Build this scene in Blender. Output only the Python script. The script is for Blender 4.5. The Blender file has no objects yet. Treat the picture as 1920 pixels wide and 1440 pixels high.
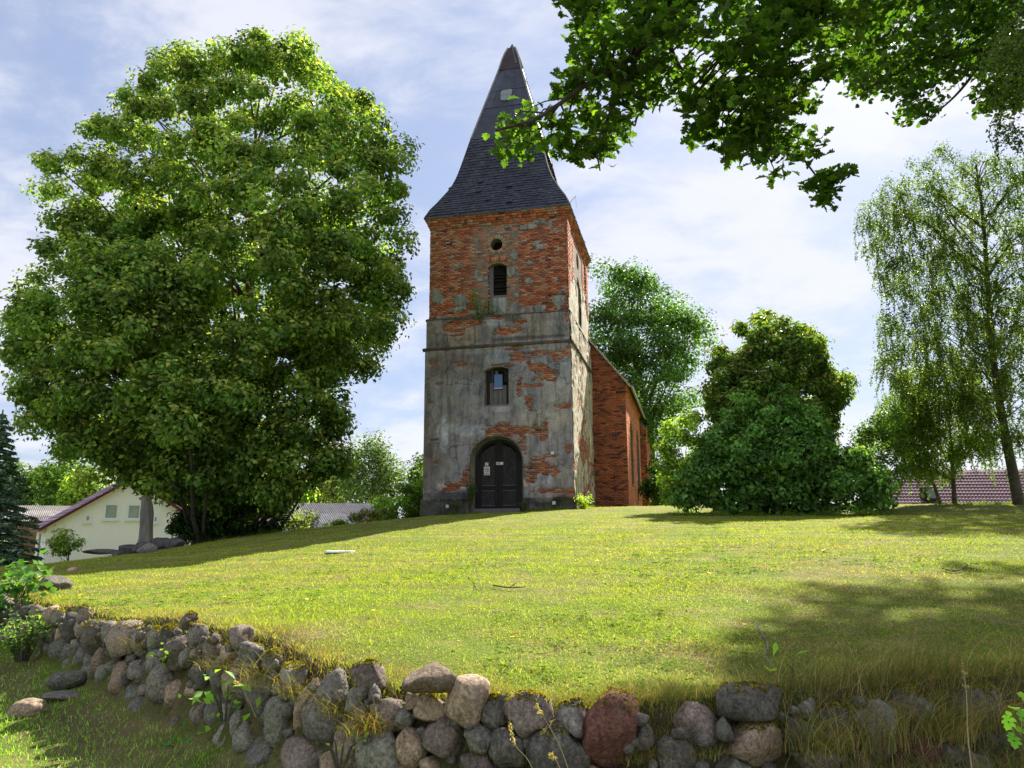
import bpy, bmesh, math, random
import numpy as np
from mathutils import Vector, Matrix, noise as mn
from math import radians as R, sin, cos, pi, sqrt, atan2, tan
C = bpy.context.scene
rng = np.random.default_rng(7); random.seed(7)

# ---------------------------------------------------------------- camera
EYE = 1.6; FPX = 1412.8; PITCH = 0.1900; ROLL = -0.0068
cam_d = bpy.data.cameras.new('camera'); cam = bpy.data.objects.new('camera', cam_d); C.collection.objects.link(cam)
cam.location = (0, 0, EYE); cam_d.sensor_width = 36; cam_d.lens = FPX / 1920 * 36
cam_d.clip_end = 6000; cam_d.clip_start = 0.05
_cp, _sp = cos(PITCH), sin(PITCH)
_R0 = np.array([1., 0, 0]); CF = np.array([0, _cp, _sp]); _U0 = np.array([0, -_sp, _cp])
CR = cos(ROLL) * _R0 + sin(ROLL) * _U0; CU = -sin(ROLL) * _R0 + cos(ROLL) * _U0
cam.matrix_world = Matrix(((CR[0], CU[0], -CF[0], 0), (CR[1], CU[1], -CF[1], 0), (CR[2], CU[2], -CF[2], EYE), (0, 0, 0, 1)))
C.camera = cam
# ---------------------------------------------------------------- light
SUN_AZ, SUN_EL = R(29), R(39)
w = bpy.data.worlds.new('World'); C.world = w; w.use_nodes = True
nt = w.node_tree; N = nt.nodes; L = nt.links; N.clear()
out = N.new('ShaderNodeOutputWorld'); bg = N.new('ShaderNodeBackground'); L.new(bg.outputs[0], out.inputs[0])
sky = N.new('ShaderNodeTexSky'); sky.sky_type = 'NISHITA'; sky.sun_disc = False
sky.sun_elevation = SUN_EL; sky.sun_rotation = SUN_AZ; sky.air_density = 1.0; sky.dust_density = 0.7; sky.ozone_density = 2.0
bg.inputs[1].default_value = 0.06
tc = N.new('ShaderNodeTexCoord')
sep = N.new('ShaderNodeSeparateXYZ'); L.new(tc.outputs['Generated'], sep.inputs[0])
def M2(op, a, b=None, clamp=False):
    n = N.new('ShaderNodeMath'); n.operation = op; n.use_clamp = clamp
    for i, v in enumerate((a, b)):
        if v is None: continue
        if isinstance(v, (int, float)): n.inputs[i].default_value = v
        else: L.new(v, n.inputs[i])
    return n.outputs[0]
# project the direction on a cloud layer: p = dir.xy / (z + .12)
den = M2('ADD', M2('MAXIMUM', sep.outputs[2], 0.0), 0.30)
cx = M2('DIVIDE', sep.outputs[0], den); cy = M2('DIVIDE', sep.outputs[1], den)
cmb = N.new('ShaderNodeCombineXYZ'); L.new(cx, cmb.inputs[0]); L.new(cy, cmb.inputs[1])
mp = N.new('ShaderNodeMapping'); mp.inputs['Rotation'].default_value = (0, 0, R(-28)); mp.inputs['Scale'].default_value = (1.15, 1.6, 1)
mp.inputs['Location'].default_value = (3.1, 1.7, 0)
L.new(cmb.outputs[0], mp.inputs[0])
n1 = N.new('ShaderNodeTexNoise'); n1.inputs['Scale'].default_value = 1.05; n1.inputs['Detail'].default_value = 9; n1.inputs['Roughness'].default_value = 0.62
n1.inputs['Distortion'].default_value = 0.5; L.new(mp.outputs[0], n1.inputs['Vector'])
n2 = N.new('ShaderNodeTexNoise'); n2.inputs['Scale'].default_value = 0.35; n2.inputs['Detail'].default_value = 3; L.new(cmb.outputs[0], n2.inputs['Vector'])
n3 = N.new('ShaderNodeTexNoise'); n3.inputs['Scale'].default_value = 4.2; n3.inputs['Detail'].default_value = 8; n3.inputs['Roughness'].default_value = 0.6; n3.inputs['Distortion'].default_value = 0.3; L.new(mp.outputs[0], n3.inputs['Vector'])
cov = M2('ADD', M2('ADD', M2('MULTIPLY', n1.outputs[0], 0.60), M2('MULTIPLY', n2.outputs[0], 0.30)), M2('MULTIPLY', n3.outputs[0], 0.34))
mr = N.new('ShaderNodeMapRange'); mr.interpolation_type = 'SMOOTHSTEP'; mr.inputs[1].default_value = 0.50; mr.inputs[2].default_value = 0.68
L.new(cov, mr.inputs[0])
# veil of high thin cloud, thick white where the noise is high, lavender blue where it is thin
veil = N.new('ShaderNodeMix'); veil.data_type = 'RGBA'; L.new(mr.outputs[0], veil.inputs[0]); veil.inputs[6].default_value = (2.55, 3.0, 4.3, 1); veil.inputs[7].default_value = (4.95, 5.05, 5.6, 1)
mixc = N.new('ShaderNodeMix'); mixc.data_type = 'RGBA'
L.new(M2('ADD', M2('MULTIPLY', mr.outputs[0], 0.22), 0.70), mixc.inputs[0]); L.new(sky.outputs[0], mixc.inputs[6]); L.new(veil.outputs[2], mixc.inputs[7])
L.new(mixc.outputs[2], bg.inputs[0])
sd = bpy.data.lights.new('sun', 'SUN'); sd.energy = 4.6; sd.angle = R(0.53); sd.color = (1.0, 0.93, 0.80)
so = bpy.data.objects.new('sun', sd); C.collection.objects.link(so)
SUNDIR = np.array([sin(SUN_AZ) * cos(SUN_EL), cos(SUN_AZ) * cos(SUN_EL), sin(SUN_EL)])
so.rotation_euler = Vector(-SUNDIR).to_track_quat('-Z', 'Y').to_euler()
C.view_settings.view_transform = 'Standard'; C.view_settings.look = 'None'; C.view_settings.gamma = 1
C.view_settings.use_curve_mapping = False; C.view_settings.exposure = 1.6
C.render.engine = 'CYCLES'

# ---------------------------------------------------------------- helpers
def ray(px, py):
    return CF * FPX + CR * (px - 960) + CU * (720 - py)
def at(px, py, Y):
    d = ray(px, py); return d * (Y / d[1]) + np.array([0, 0, EYE])
def proj(P):
    P = np.atleast_2d(P) - np.array([0, 0, EYE]); z = P @ CF
    return np.stack([960 + FPX * (P @ CR) / z, 720 - FPX * (P @ CU) / z], 1)
OFF = {}
def tag(o, label=None, cat=None, group=None, kind=None):
    if label: o['label'] = label
    if cat: o['category'] = cat
    if group: o['group'] = group
    if kind: o['kind'] = kind
    return o
def thing(name, label, cat, loc, rz=0, group=None):
    o = bpy.data.objects.new(name, None); C.collection.objects.link(o); o.location = loc; o.rotation_euler = (0, 0, rz)
    o.empty_display_size = 0.3
    OFF[o.name] = np.array(loc, float) if rz == 0 else np.zeros(3)
    return tag(o, label, cat, group)
def fast_mesh(name, V, F, col=None):
    """V (n,3), F (m,k) numpy, one face size"""
    me = bpy.data.meshes.new(name); V = np.asarray(V, np.float32); F = np.asarray(F, np.int32)
    k = F.shape[1]
    me.vertices.add(len(V)); me.vertices.foreach_set('co', V.ravel())
    me.loops.add(F.size); me.loops.foreach_set('vertex_index', F.ravel())
    me.polygons.add(len(F)); me.polygons.foreach_set('loop_start', np.arange(0, F.size, k, dtype=np.int32))
    me.update(calc_edges=True)
    if col is not None:
        a = me.color_attributes.new('Col', 'FLOAT_COLOR', 'POINT')
        c4 = np.ones((len(V), 4), np.float32); c4[:, :3] = col; a.data.foreach_set('color', c4.ravel())
    return me
def link(name, me, mat, parent=None, smooth=False, loc=None):
    o = bpy.data.objects.new(name, me); C.collection.objects.link(o)
    if mat and not me.materials: me.materials.append(mat)
    if parent is not None:
        o.parent = parent
        if parent.name in OFF: OFF[o.name] = OFF[parent.name]
    if loc is not None: o.location = loc
    if smooth: me.polygons.foreach_set('use_smooth', np.ones(len(me.polygons), bool))
    return o
def mobj(name, V, F, mat, parent=None, col=None, smooth=False, base=None):
    """make object; verts in world coords, shifted by the parent's offset or by base"""
    V = np.asarray(V, float)
    off = OFF.get(parent.name, np.zeros(3)) if parent is not None else (np.array(base, float) if base is not None else np.zeros(3))
    if isinstance(F, np.ndarray): me = fast_mesh(name, V - off, F, col)
    else:
        me = bpy.data.meshes.new(name); me.from_pydata([tuple(v) for v in (V - off)], [], [tuple(f) for f in F]); me.update()
        if col is not None:
            a = me.color_attributes.new('Col', 'FLOAT_COLOR', 'POINT')
            c4 = np.ones((len(V), 4), np.float32); c4[:, :3] = col; a.data.foreach_set('color', c4.ravel())
    return link(name, me, mat, parent, smooth, None if (parent is not None or base is None) else tuple(base))
class MB:
    def __init__(s): s.V = []; s.F = []; s.c = []
    def add(s, V, F, col=(1, 1, 1)):
        b = len(s.V); s.V += [tuple(v) for v in V]; s.F += [tuple(i + b for i in f) for f in F]; s.c += [col] * len(V)
    def box(s, x0, x1, y0, y1, z0, z1, col=(1, 1, 1), M=None):
        V = [(x, y, z) for x in (x0, x1) for y in (y0, y1) for z in (z0, z1)]
        if M is not None: V = [tuple(M @ Vector(v)) for v in V]
        s.add(V, [(0, 1, 3, 2), (4, 6, 7, 5), (0, 4, 5, 1), (2, 3, 7, 6), (0, 2, 6, 4), (1, 5, 7, 3)], col)
    def prism(s, poly, y0, y1, col=(1, 1, 1)):
        """poly in (x,z), extruded in y"""
        n = len(poly); V = [(p[0], y0, p[1]) for p in poly] + [(p[0], y1, p[1]) for p in poly]
        F = [tuple(range(n)), tuple(range(2 * n - 1, n - 1, -1))] + [(i, i + n, (i + 1) % n + n, (i + 1) % n) for i in range(n)]
        s.add(V, F, col)
    def beam(s, a, b, w, h, col=(1, 1, 1), up=(0, 0, 1)):
        a = np.array(a, float); b = np.array(b, float); d = b - a; d /= np.linalg.norm(d)
        u = np.array(up, float); sd_ = np.cross(d, u)
        if np.linalg.norm(sd_) < 1e-3: sd_ = np.cross(d, (1, 0, 0))
        sd_ /= np.linalg.norm(sd_); u = np.cross(sd_, d)
        V = [p + sd_ * i * w / 2 + u * j * h / 2 for p in (a, b) for i, j in ((-1, -1), (1, -1), (1, 1), (-1, 1))]
        s.add(V, [(0, 1, 2, 3), (7, 6, 5, 4), (0, 4, 5, 1), (1, 5, 6, 2), (2, 6, 7, 3), (3, 7, 4, 0)], col)
    def tube(s, pts, rad, n=7, col=(1, 1, 1), cap=True):
        pts = [np.array(p, float) for p in pts]; b = len(s.V)
        if not hasattr(rad, '__len__'): rad = [rad] * len(pts)
        for i, p in enumerate(pts):
            d = pts[min(i + 1, len(pts) - 1)] - pts[max(i - 1, 0)]; d = d / (np.linalg.norm(d) + 1e-9)
            a = np.cross(d, (0.13, 0.99, 0.07)); 
            if np.linalg.norm(a) < .1: a = np.cross(d, (1, 0, 0))
            a /= np.linalg.norm(a); c = np.cross(d, a)
            for k in range(n):
                t = 2 * pi * k / n; s.V.append(tuple(p + (a * cos(t) + c * sin(t)) * rad[i])); s.c.append(col)
        for i in range(len(pts) - 1):
            for k in range(n):
                s.F.append((b + i * n + k, b + i * n + (k + 1) % n, b + (i + 1) * n + (k + 1) % n, b + (i + 1) * n + k))
        if cap: s.F.append(tuple(b + k for k in range(n))[::-1]); s.F.append(tuple(b + (len(pts) - 1) * n + k for k in range(n)))
    def build(s, name, mat, parent=None, smooth=False, base=None):
        return mobj(name, np.array(s.V), s.F, mat, parent, np.array(s.c), smooth, base)
def interp_pts(pts, n=8):
    """Catmull-Rom through pts"""
    P = [np.array(p, float) for p in pts]; P = [2 * P[0] - P[1]] + P + [2 * P[-1] - P[-2]]; o = []
    for i in range(1, len(P) - 2):
        for k in range(n):
            t = k / n; a, b, c, d = P[i - 1:i + 3]
            o.append(.5 * ((2 * b) + (-a + c) * t + (2 * a - 5 * b + 4 * c - d) * t * t + (-a + 3 * b - 3 * c + d) * t ** 3))
    o.append(P[-2]); return o

# ---------------------------------------------------------------- materials
class Mat:
    def __init__(s, name, rough=.85, spec=.3):
        s.m = bpy.data.materials.new(name); s.m.use_nodes = True; s.t = s.m.node_tree; s.n = s.t.nodes; s.l = s.t.links
        s.b = s.n['Principled BSDF']; s.b.inputs['Roughness'].default_value = rough; s.b.inputs['Specular IOR Level'].default_value = spec
    def tex(s, scale, detail=6, rough=.6, dist=0, coord='Object', stretch=None):
        tc = s.n.new('ShaderNodeTexCoord'); n = s.n.new('ShaderNodeTexNoise')
        n.inputs['Scale'].default_value = scale; n.inputs['Detail'].default_value = detail; n.inputs['Roughness'].default_value = rough; n.inputs['Distortion'].default_value = dist
        src = tc.outputs[coord]
        if stretch:
            m = s.n.new('ShaderNodeMapping'); m.inputs['Scale'].default_value = stretch; s.l.new(src, m.inputs[0]); src = m.outputs[0]
        s.l.new(src, n.inputs['Vector']); return n.outputs[0]
    def ramp(s, fac, stops):
        r = s.n.new('ShaderNodeValToRGB'); s.l.new(fac, r.inputs[0]); e = r.color_ramp.elements
        while len(e) < len(stops): e.new(.5)
        for i, (p, c) in enumerate(stops): e[i].position = p; e[i].color = (*c, 1) if len(c) == 3 else c
        return r.outputs[0]
    def mix(s, fac, a, b, mode='MIX'):
        m = s.n.new('ShaderNodeMix'); m.data_type = 'RGBA'; m.blend_type = mode
        for i, v in ((0, fac), (6, a), (7, b)):
            if isinstance(v, (int, float)): m.inputs[i].default_value = v
            elif isinstance(v, tuple): m.inputs[i].default_value = (*v, 1)
            else: s.l.new(v, m.inputs[i])
        return m.outputs[2]
    def attr(s, name='Col'):
        a = s.n.new('ShaderNodeAttribute'); a.attribute_name = name; return a.outputs[0]
    def col(s, c):
        if isinstance(c, tuple): s.b.inputs['Base Color'].default_value = (*c, 1)
        else: s.l.new(c, s.b.inputs['Base Color'])
        return s
    def bump(s, fac, strength=.4, dist=.02):
        b = s.n.new('ShaderNodeBump'); b.inputs['Strength'].default_value = strength; b.inputs['Distance'].default_value = dist
        s.l.new(fac, b.inputs['Height']); s.l.new(b.outputs[0], s.b.inputs['Normal']); return s
    def objrand(s):
        return s.n.new('ShaderNodeObjectInfo').outputs['Random']
def leafmat(name, trans=.42, gain=1.0, rough=.45, tcol=(1.35, 1.25, .45)):
    m = Mat(name, rough, .16); a = m.attr(); m.col(m.mix(1.0, a, (gain, gain, gain), 'MULTIPLY'))
    t = m.n.new('ShaderNodeBsdfTranslucent'); m.l.new(m.mix(1.0, a, tcol, 'MULTIPLY'), t.inputs[0])
    x = m.n.new('ShaderNodeMixShader'); x.inputs[0].default_value = trans
    o = m.n['Material Output']; m.l.new(m.b.outputs[0], x.inputs[1]); m.l.new(t.outputs[0], x.inputs[2]); m.l.new(x.outputs[0], o.inputs[0])
    return m.m
LEAF = leafmat('leaf', .45, 1.75, tcol=(2.3, 2.4, .85)); OAKLEAF = leafmat('oak_leaf', .5, 1.35, tcol=(2.0, 2.2, .6)); GRASS = leafmat('grass_blade', .45, 1.05, rough=.85, tcol=(1.42, 1.48, .52)); NEEDLE = leafmat('needles', .25, 2.6, tcol=(2.4, 2.4, 2.0))
def simple(name, c1, c2, scale=4, rough=.8, bs=.3, bd=.01, spec=.3, stretch=None, detail=8, dist=0, coord='Object'):
    m = Mat(name, rough, spec); t = m.tex(scale, detail, .65, dist, coord, stretch); m.col(m.ramp(t, [(.3, c1), (.7, c2)]))
    m.bump(t, bs, bd); return m.m
BARK = simple('bark', (.055, .045, .035), (.16, .135, .11), 9, .95, .8, .03, stretch=(1, 1, .25))
BARK_OAK = simple('oak_bark', (.03, .024, .02), (.09, .07, .055), 14, .95, .9, .03, stretch=(1, 1, .25))
BIRCH = simple('birch_bark', (.03, .025, .02), (.12, .10, .085), 3, .8, .5, .02, stretch=(1, 1, 2.5))
WOOD_DK = simple('dark_weathered_wood', (.008, .008, .011), (.035, .030, .032), 6, .75, .5, .01, stretch=(5, 5, .6))
WOOD_DOOR = simple('door_boards', (.022, .02, .024), (.10, .09, .10), 6, .75, .5, .01, stretch=(3, 3, .8))
WOOD_GR = simple('grey_weathered_wood', (.09, .085, .10), (.25, .23, .26), 7, .85, .5, .01, stretch=(6, 6, .5))
WHITE = simple('white_paint', (.72, .74, .78), (.80, .81, .82), 3, .5, .05, .002)
BLACK = simple('black_print', (.01, .01, .012), (.02, .02, .02), 3, .6, 0, .001)
REDP = simple('red_print', (.5, .02, .02), (.55, .03, .03), 3, .5, 0, .001)
METAL = simple('grey_metal', (.16, .18, .19), (.30, .32, .33), 5, .45, .1, .003, .5)
LEAD = simple('weathered_lead', (.22, .22, .23), (.36, .36, .36), 4, .85, .2, .004, .08)
GLASS = simple('dark_window_glass', (.05, .07, .085), (.10, .13, .145), 1.2, .12, 0, .001, .8)
STRAW_G = simple('green_stem', (.10, .16, .03), (.16, .22, .05), 9)
BLIND = simple('window_blind', (.24, .30, .30), (.34, .40, .40), 2, .4, 0, .001, .5)
BLUEP = simple('blue_pane', (.07, .16, .42), (.09, .20, .50), 2, .3, 0, .001, .5)
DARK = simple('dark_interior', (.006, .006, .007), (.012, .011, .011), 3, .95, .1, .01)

# brick
def brickmat(name):
    m = Mat(name, .9, .15); a = m.attr(); t = m.tex(16, 6, .7); t2 = m.tex(1.1, 4, .6)
    c = m.mix(1.0, a, m.ramp(t, [(.28, (.7, .7, .72)), (.68, (1.25, 1.2, 1.15))]), 'MULTIPLY')
    c = m.mix(1.0, c, m.ramp(t2, [(.3, (.82, .80, .82)), (.7, (1.15, 1.1, 1.05))]), 'MULTIPLY')
    m.col(c).bump(t, .5, .012); return m.m
BRICK = brickmat('brick')
def mortarmat():
    m = Mat('mortar', .95, .1); t = m.tex(5, 7, .7); t2 = m.tex(30, 3, .6)
    m.col(m.mix(.35, m.ramp(t, [(.3, (.10, .085, .075)), (.55, (.24, .20, .17)), (.75, (.42, .38, .34))]), m.ramp(t2, [(.3, (.08, .07, .06)), (.7, (.4, .37, .33))])))
    m.bump(t2, .6, .012); return m.m
MORTAR = mortarmat()
def plastermat():
    m = Mat('weathered_plaster', .93, .12); a = m.attr(); t = m.tex(2.2, 10, .7, .4); t2 = m.tex(26, 5, .7); t3 = m.tex(1.6, 7, .62, .8, stretch=(2.4, 2.4, .35))
    t4 = m.tex(.75, 9, .68, .6); c = m.mix(1.0, a, m.ramp(t, [(.27, (.50, .51, .54)), (.5, (.95, .95, .95)), (.72, (1.32, 1.28, 1.2))]), 'MULTIPLY')
    c = m.mix(1.0, c, m.ramp(t4, [(.32, (.62, .63, .66)), (.48, (1, 1, 1)), (.62, (.92, .88, .82)), (.72, (1.2, 1.17, 1.12))]), 'MULTIPLY')
    c = m.mix(1.0, c, m.ramp(t2, [(.3, (.72, .72, .72)), (.7, (1.18, 1.18, 1.18))]), 'MULTIPLY')
    c = m.mix(1.0, c, m.ramp(t3, [(.33, (.50, .50, .50)), (.52, (1, 1, 1)), (.8, (1.12, 1.12, 1.12))]), 'MULTIPLY')
    v = m.n.new('ShaderNodeTexVoronoi'); v.feature = 'DISTANCE_TO_EDGE'; v.inputs['Scale'].default_value = .75
    tcx = m.n.new('ShaderNodeTexCoord'); nz = m.n.new('ShaderNodeTexNoise'); nz.inputs['Scale'].default_value = 2.5; nz.inputs['Detail'].default_value = 6
    m.l.new(tcx.outputs['Object'], nz.inputs['Vector']); mx = m.n.new('ShaderNodeMix'); mx.data_type = 'RGBA'; mx.inputs[0].default_value = .35
    m.l.new(tcx.outputs['Object'], mx.inputs[6]); m.l.new(nz.outputs['Color'], mx.inputs[7]); m.l.new(mx.outputs[2], v.inputs['Vector'])
    crack = m.ramp(v.outputs['Distance'], [(.0, (.35, .34, .33)), (.012, (1, 1, 1))])
    c = m.mix(.75, c, crack, 'MULTIPLY')
    m.col(c).bump(m.mix(.5, t2, t), .55, .02); return m.m
PLASTER = plastermat()
def slatemat():
    m = Mat('slate', .62, .3); a = m.attr(); t = m.tex(3.5, 8, .7); t2 = m.tex(1.1, 6, .6, 1, stretch=(1, 1, .5))
    c = m.mix(1.0, a, m.ramp(t, [(.3, (.7, .7, .72)), (.7, (1.25, 1.25, 1.3))]), 'MULTIPLY')
    c = m.mix(1.0, c, m.ramp(t2, [(.3, (.75, .72, .74)), (.7, (1.25, 1.25, 1.3))]), 'MULTIPLY')
    m.col(c).bump(t, .3, .01); return m.m
SLATE = slatemat()
def stonemat(i, c1, c2, lichen):
    m = Mat('field_stone_%d' % i, .88, .2); t = m.tex(5, 9, .7, .3); t2 = m.tex(45, 5, .75); t3 = m.tex(9, 7, .7, .6); r = m.objrand()
    c = m.ramp(t, [(.3, c1), (.68, c2)])
    c = m.mix(1.0, c, m.ramp(t2, [(.34, (.42, .42, .44)), (.5, (1.0, 1.0, 1.0)), (.66, (1.75, 1.72, 1.66))]), 'MULTIPLY')
    c = m.mix(1.0, c, m.ramp(r, [(0, (.80, .76, .72)), (1, (1.85, 1.74, 1.60))]), 'MULTIPLY')
    c = m.mix(m.ramp(t3, [(.56, (0, 0, 0)), (.66, (.8, .8, .8))]), c, lichen)
    m.col(c).bump(m.mix(.45, m.mix(.5, t, t3), t2), 1.0, .045); return m.m
STONES = [stonemat(0, (.11, .105, .10), (.235, .225, .215), (.30, .30, .23)), stonemat(1, (.12, .10, .09), (.24, .205, .185), (.28, .26, .21)),
          stonemat(2, (.11, .115, .10), (.22, .225, .20), (.28, .30, .21)), stonemat(3, (.19, .145, .105), (.35, .28, .22), (.36, .33, .25)),
          stonemat(4, (.08, .035, .03), (.17, .085, .07), (.18, .14, .12)), stonemat(5, (.055, .055, .055), (.14, .135, .125), (.20, .21, .15))]
MOSS = simple('yellow_moss', (.10, .10, .008), (.42, .33, .02), 22, .95, 1.0, .03, detail=6)
def groundmat():
    m = Mat('lawn_soil', .95, .1); t = m.tex(.55, 8, .65, .6, 'Object'); t2 = m.tex(6, 8, .7); t3 = m.tex(60, 4, .7); t4 = m.tex(2.3, 7, .65, .5)
    green = m.ramp(t2, [(.3, (.09, .14, .02)), (.7, (.17, .23, .03))]); dry = m.ramp(t2, [(.3, (.16, .13, .055)), (.7, (.30, .25, .11))])
    f = m.ramp(m.mix(.5, t, t4), [(.46, (0, 0, 0)), (.60, (1, 1, 1))])
    c = m.mix(f, green, dry); c = m.mix(1.0, c, m.ramp(t3, [(.3, (.45, .45, .45)), (.7, (1.4, 1.4, 1.4))]), 'MULTIPLY')
    a = m.attr('dirt'); c = m.mix(a, c, m.ramp(t2, [(.3, (.035, .028, .02)), (.7, (.12, .09, .06))]))
    m.col(c).bump(t3, .8, .03); return m.m
GROUND = groundmat()

# ---------------------------------------------------------------- terrain
WALLPX = [(-700, 1080, 16.5, .62), (0, 1096, 11.2, .74), (130, 1130, 8.9, .72), (210, 1150, 7.5, .78), (330, 1157, 6.5, .86), (440, 1185, 5.75, .86), (560, 1215, 5.05, .83),
          (700, 1252, 4.5, .77), (850, 1280, 4.2, .73), (1000, 1300, 4.1, .70), (1200, 1300, 4.05, .71), (1400, 1285, 4.15, .74), (1650, 1280, 4.3, .75), (1920, 1262, 4.55, .76), (2500, 1262, 5.4, .8), (3600, 1262, 7.5, .9)]
WP = np.array([[at(a, b, Y)[0], Y, z] for a, b, Y, z in WALLPX])
def yw(x): return np.interp(x, WP[:, 0], WP[:, 1])
def zw(x): return np.interp(x, WP[:, 0], WP[:, 2])
def ysl(x): return (yw(np.asarray(x) + .15) - yw(np.asarray(x) - .15)) / .3
CP = [(p[0], p[1] + .3, p[2] - .01) for p in WP]
for a, b, Y in [(0, 1066, 19.5), (150, 1050, 21), (300, 1032, 23), (430, 1012, 26), (540, 1001, 28), (700, 987, 31), (1180, 953, 38.5), (1300, 963, 27), (1450, 966, 25.5), (1600, 963, 27),
                (1300, 949, 36), (1500, 947, 36), (1700, 948, 34), (1900, 948, 33), (2300, 960, 26)]:
    p = at(a, b, Y); CP.append((p[0], Y, p[2]))
CP += [(-3.55, 31.6, 2.06), (2.5, 30.2, 2.36), (-0.5, 30.8, 2.2), (-19, 31, -1.1), (-25, 20, -.8), (-14, 37, -1.1), (-7, 46, -1.1), (-2, 44, .6), (6, 55, 1.2), (16, 50, .2), (30, 42, 0), (26, 14, 1.6), (12, 9, 1.15)]
CP = np.array(CP)
def _phi(r2): return np.where(r2 > 0, .5 * r2 * np.log(r2 + 1e-12), 0)
_n = len(CP); _A = np.zeros((_n + 3, _n + 3)); _d2 = ((CP[:, None, :2] - CP[None, :, :2]) ** 2).sum(-1)
_A[:_n, :_n] = _phi(_d2) + np.eye(_n) * .6; _A[:_n, _n] = 1; _A[:_n, _n + 1:] = CP[:, :2]; _A[_n, :_n] = 1; _A[_n + 1:, :_n] = CP[:, :2].T
_w = np.linalg.solve(_A, np.concatenate([CP[:, 2], np.zeros(3)]))
def sstep(x, a, b):
    t = np.clip((x - a) / (b - a), 0, 1); return t * t * (3 - 2 * t)
def zlawn(x, y):
    x = np.asarray(x, float); y = np.asarray(y, float); sh = x.shape; x = x.ravel(); y = y.ravel(); o = np.zeros(len(x))
    for i in range(0, len(x), 20000):
        xs, ys = x[i:i + 20000], y[i:i + 20000]
        d2 = (xs[:, None] - CP[:, 0]) ** 2 + (ys[:, None] - CP[:, 1]) ** 2
        o[i:i + 20000] = _phi(d2) @ _w[:_n] + _w[_n] + _w[_n + 1] * xs + _w[_n + 2] * ys
    r = np.hypot(x - 2, (y - 26) * .8); k = sstep(r, 24, 42); o = np.clip(o, -1.2, 3.2) * (1 - k) + (-1.2) * k
    return o.reshape(sh)
def bumps(x, y):
    return .018 * np.sin(x * 2.1 + 1.3 * np.sin(y * 1.4)) * np.sin(y * 1.9 + x * .6) + .012 * np.sin(x * 5.3 + y * 2.2) * np.sin(y * 4.7 - x * 1.1)
def sdist(x, y): return (y - yw(x)) / np.sqrt(1 + ysl(x) ** 2)
def zg(x, y):
    x = np.asarray(x, float); y = np.asarray(y, float); s = sdist(x, y)
    low = .16 * np.exp(-np.clip(-s, 0, 9) / .5) * (x < 0) - sstep(y, 14, 40) * 1.2 * (s < 0) + 0 * x
    return low + sstep(s, -.04, .14) * (zlawn(x, y) - low) + bumps(x, y)
def grow(a, b, step, lim, g=1.22):
    c = list(np.arange(a, b + 1e-6, step)); s = step
    while c[-1] < lim: s *= g; c.append(c[-1] + s)
    s = step
    while c[0] > -lim: s *= g; c.insert(0, c[0] - s)
    return np.array(c)
gx = grow(-13, 12, .13, 2500); gy = grow(2.5, 20, .13, 2500, 1.12)
GX, GY = np.meshgrid(gx, gy); GZ = zg(GX, GY)
nx, ny = len(gx), len(gy); ii = (np.arange(ny - 1)[:, None] * nx + np.arange(nx - 1)).ravel()
gm = fast_mesh('lawn', np.stack([GX.ravel(), GY.ravel(), GZ.ravel()], 1), np.stack([ii, ii + 1, ii + nx + 1, ii + nx], 1))
sv = sdist(GX.ravel(), GY.ravel()); dirt = np.clip(1 - np.abs(sv - .12) / .22, 0, 1)
dirt = np.maximum(dirt, .75 * np.clip(1 - np.abs(sv + .55) / .6, 0, 1) * (np.sin(GX.ravel() * 3.1) * .3 + .7) * (sv < 0))
a_ = gm.attributes.new('dirt', 'FLOAT', 'POINT'); a_.data.foreach_set('value', dirt.astype(np.float32))
lawn = link('lawn', gm, GROUND, smooth=True); tag(lawn, 'grassy mound of the churchyard with the lower verge in front of the stone wall', kind='structure')

# ---------------------------------------------------------------- foliage tools
def inpoly(x, y, P):
    P = np.asarray(P, float); ins = np.zeros(len(x), bool); n = len(P)
    for i in range(n):
        x1, y1 = P[i]; x2, y2 = P[(i + 1) % n]
        c = ((y1 > y) != (y2 > y)) & (x < (x2 - x1) * (y - y1) / (y2 - y1 + 1e-12) + x1); ins ^= c
    return ins
def edist(x, y, P):
    P = np.asarray(P, float); d = np.full(len(x), 1e9); n = len(P)
    for i in range(n):
        a = P[i]; b = P[(i + 1) % n]; ab = b - a; t = np.clip(((x - a[0]) * ab[0] + (y - a[1]) * ab[1]) / (ab @ ab + 1e-9), 0, 1)
        d = np.minimum(d, np.hypot(x - a[0] - t * ab[0], y - a[1] - t * ab[1]))
    return d
def unit(v): return v / (np.linalg.norm(v, axis=-1, keepdims=True) + 1e-9)
def kites(P, Nn, size, col, wr=.62, fold=.18, droop=None):
    """leaves: folded kites. P centre, Nn normal"""
    n = len(P); Nn = unit(Nn); r = rng.normal(size=(n, 3))
    if droop is not None: r = r * (1 - droop) + np.array([0, 0, -1.]) * droop * 1.6
    d = unit(r - (r * Nn).sum(1, keepdims=True) * Nn); s = np.cross(Nn, d); size = np.asarray(size)[:, None]
    V = np.stack([P - d * size * .5, P + s * size * wr * .5 + Nn * size * fold + d * size * .06, P + d * size * .5, P - s * size * wr * .5 + Nn * size * fold + d * size * .06], 1).reshape(-1, 3)
    b = np.arange(n)[:, None] * 4; F = np.concatenate([b + np.array([0, 1, 2]), b + np.array([0, 2, 3])], 1).reshape(-1, 3)
    return V, F, np.repeat(col, 4, 0)
def leafcols(n, cols, jit=.18, idx=None):
    c = np.array(cols)[rng.integers(0, len(cols), n) if idx is None else idx]
    return np.clip(c * (1 + rng.normal(size=(n, 1)) * jit) * (1 + rng.normal(size=(n, 3)) * .06), .004, 1)
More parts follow.
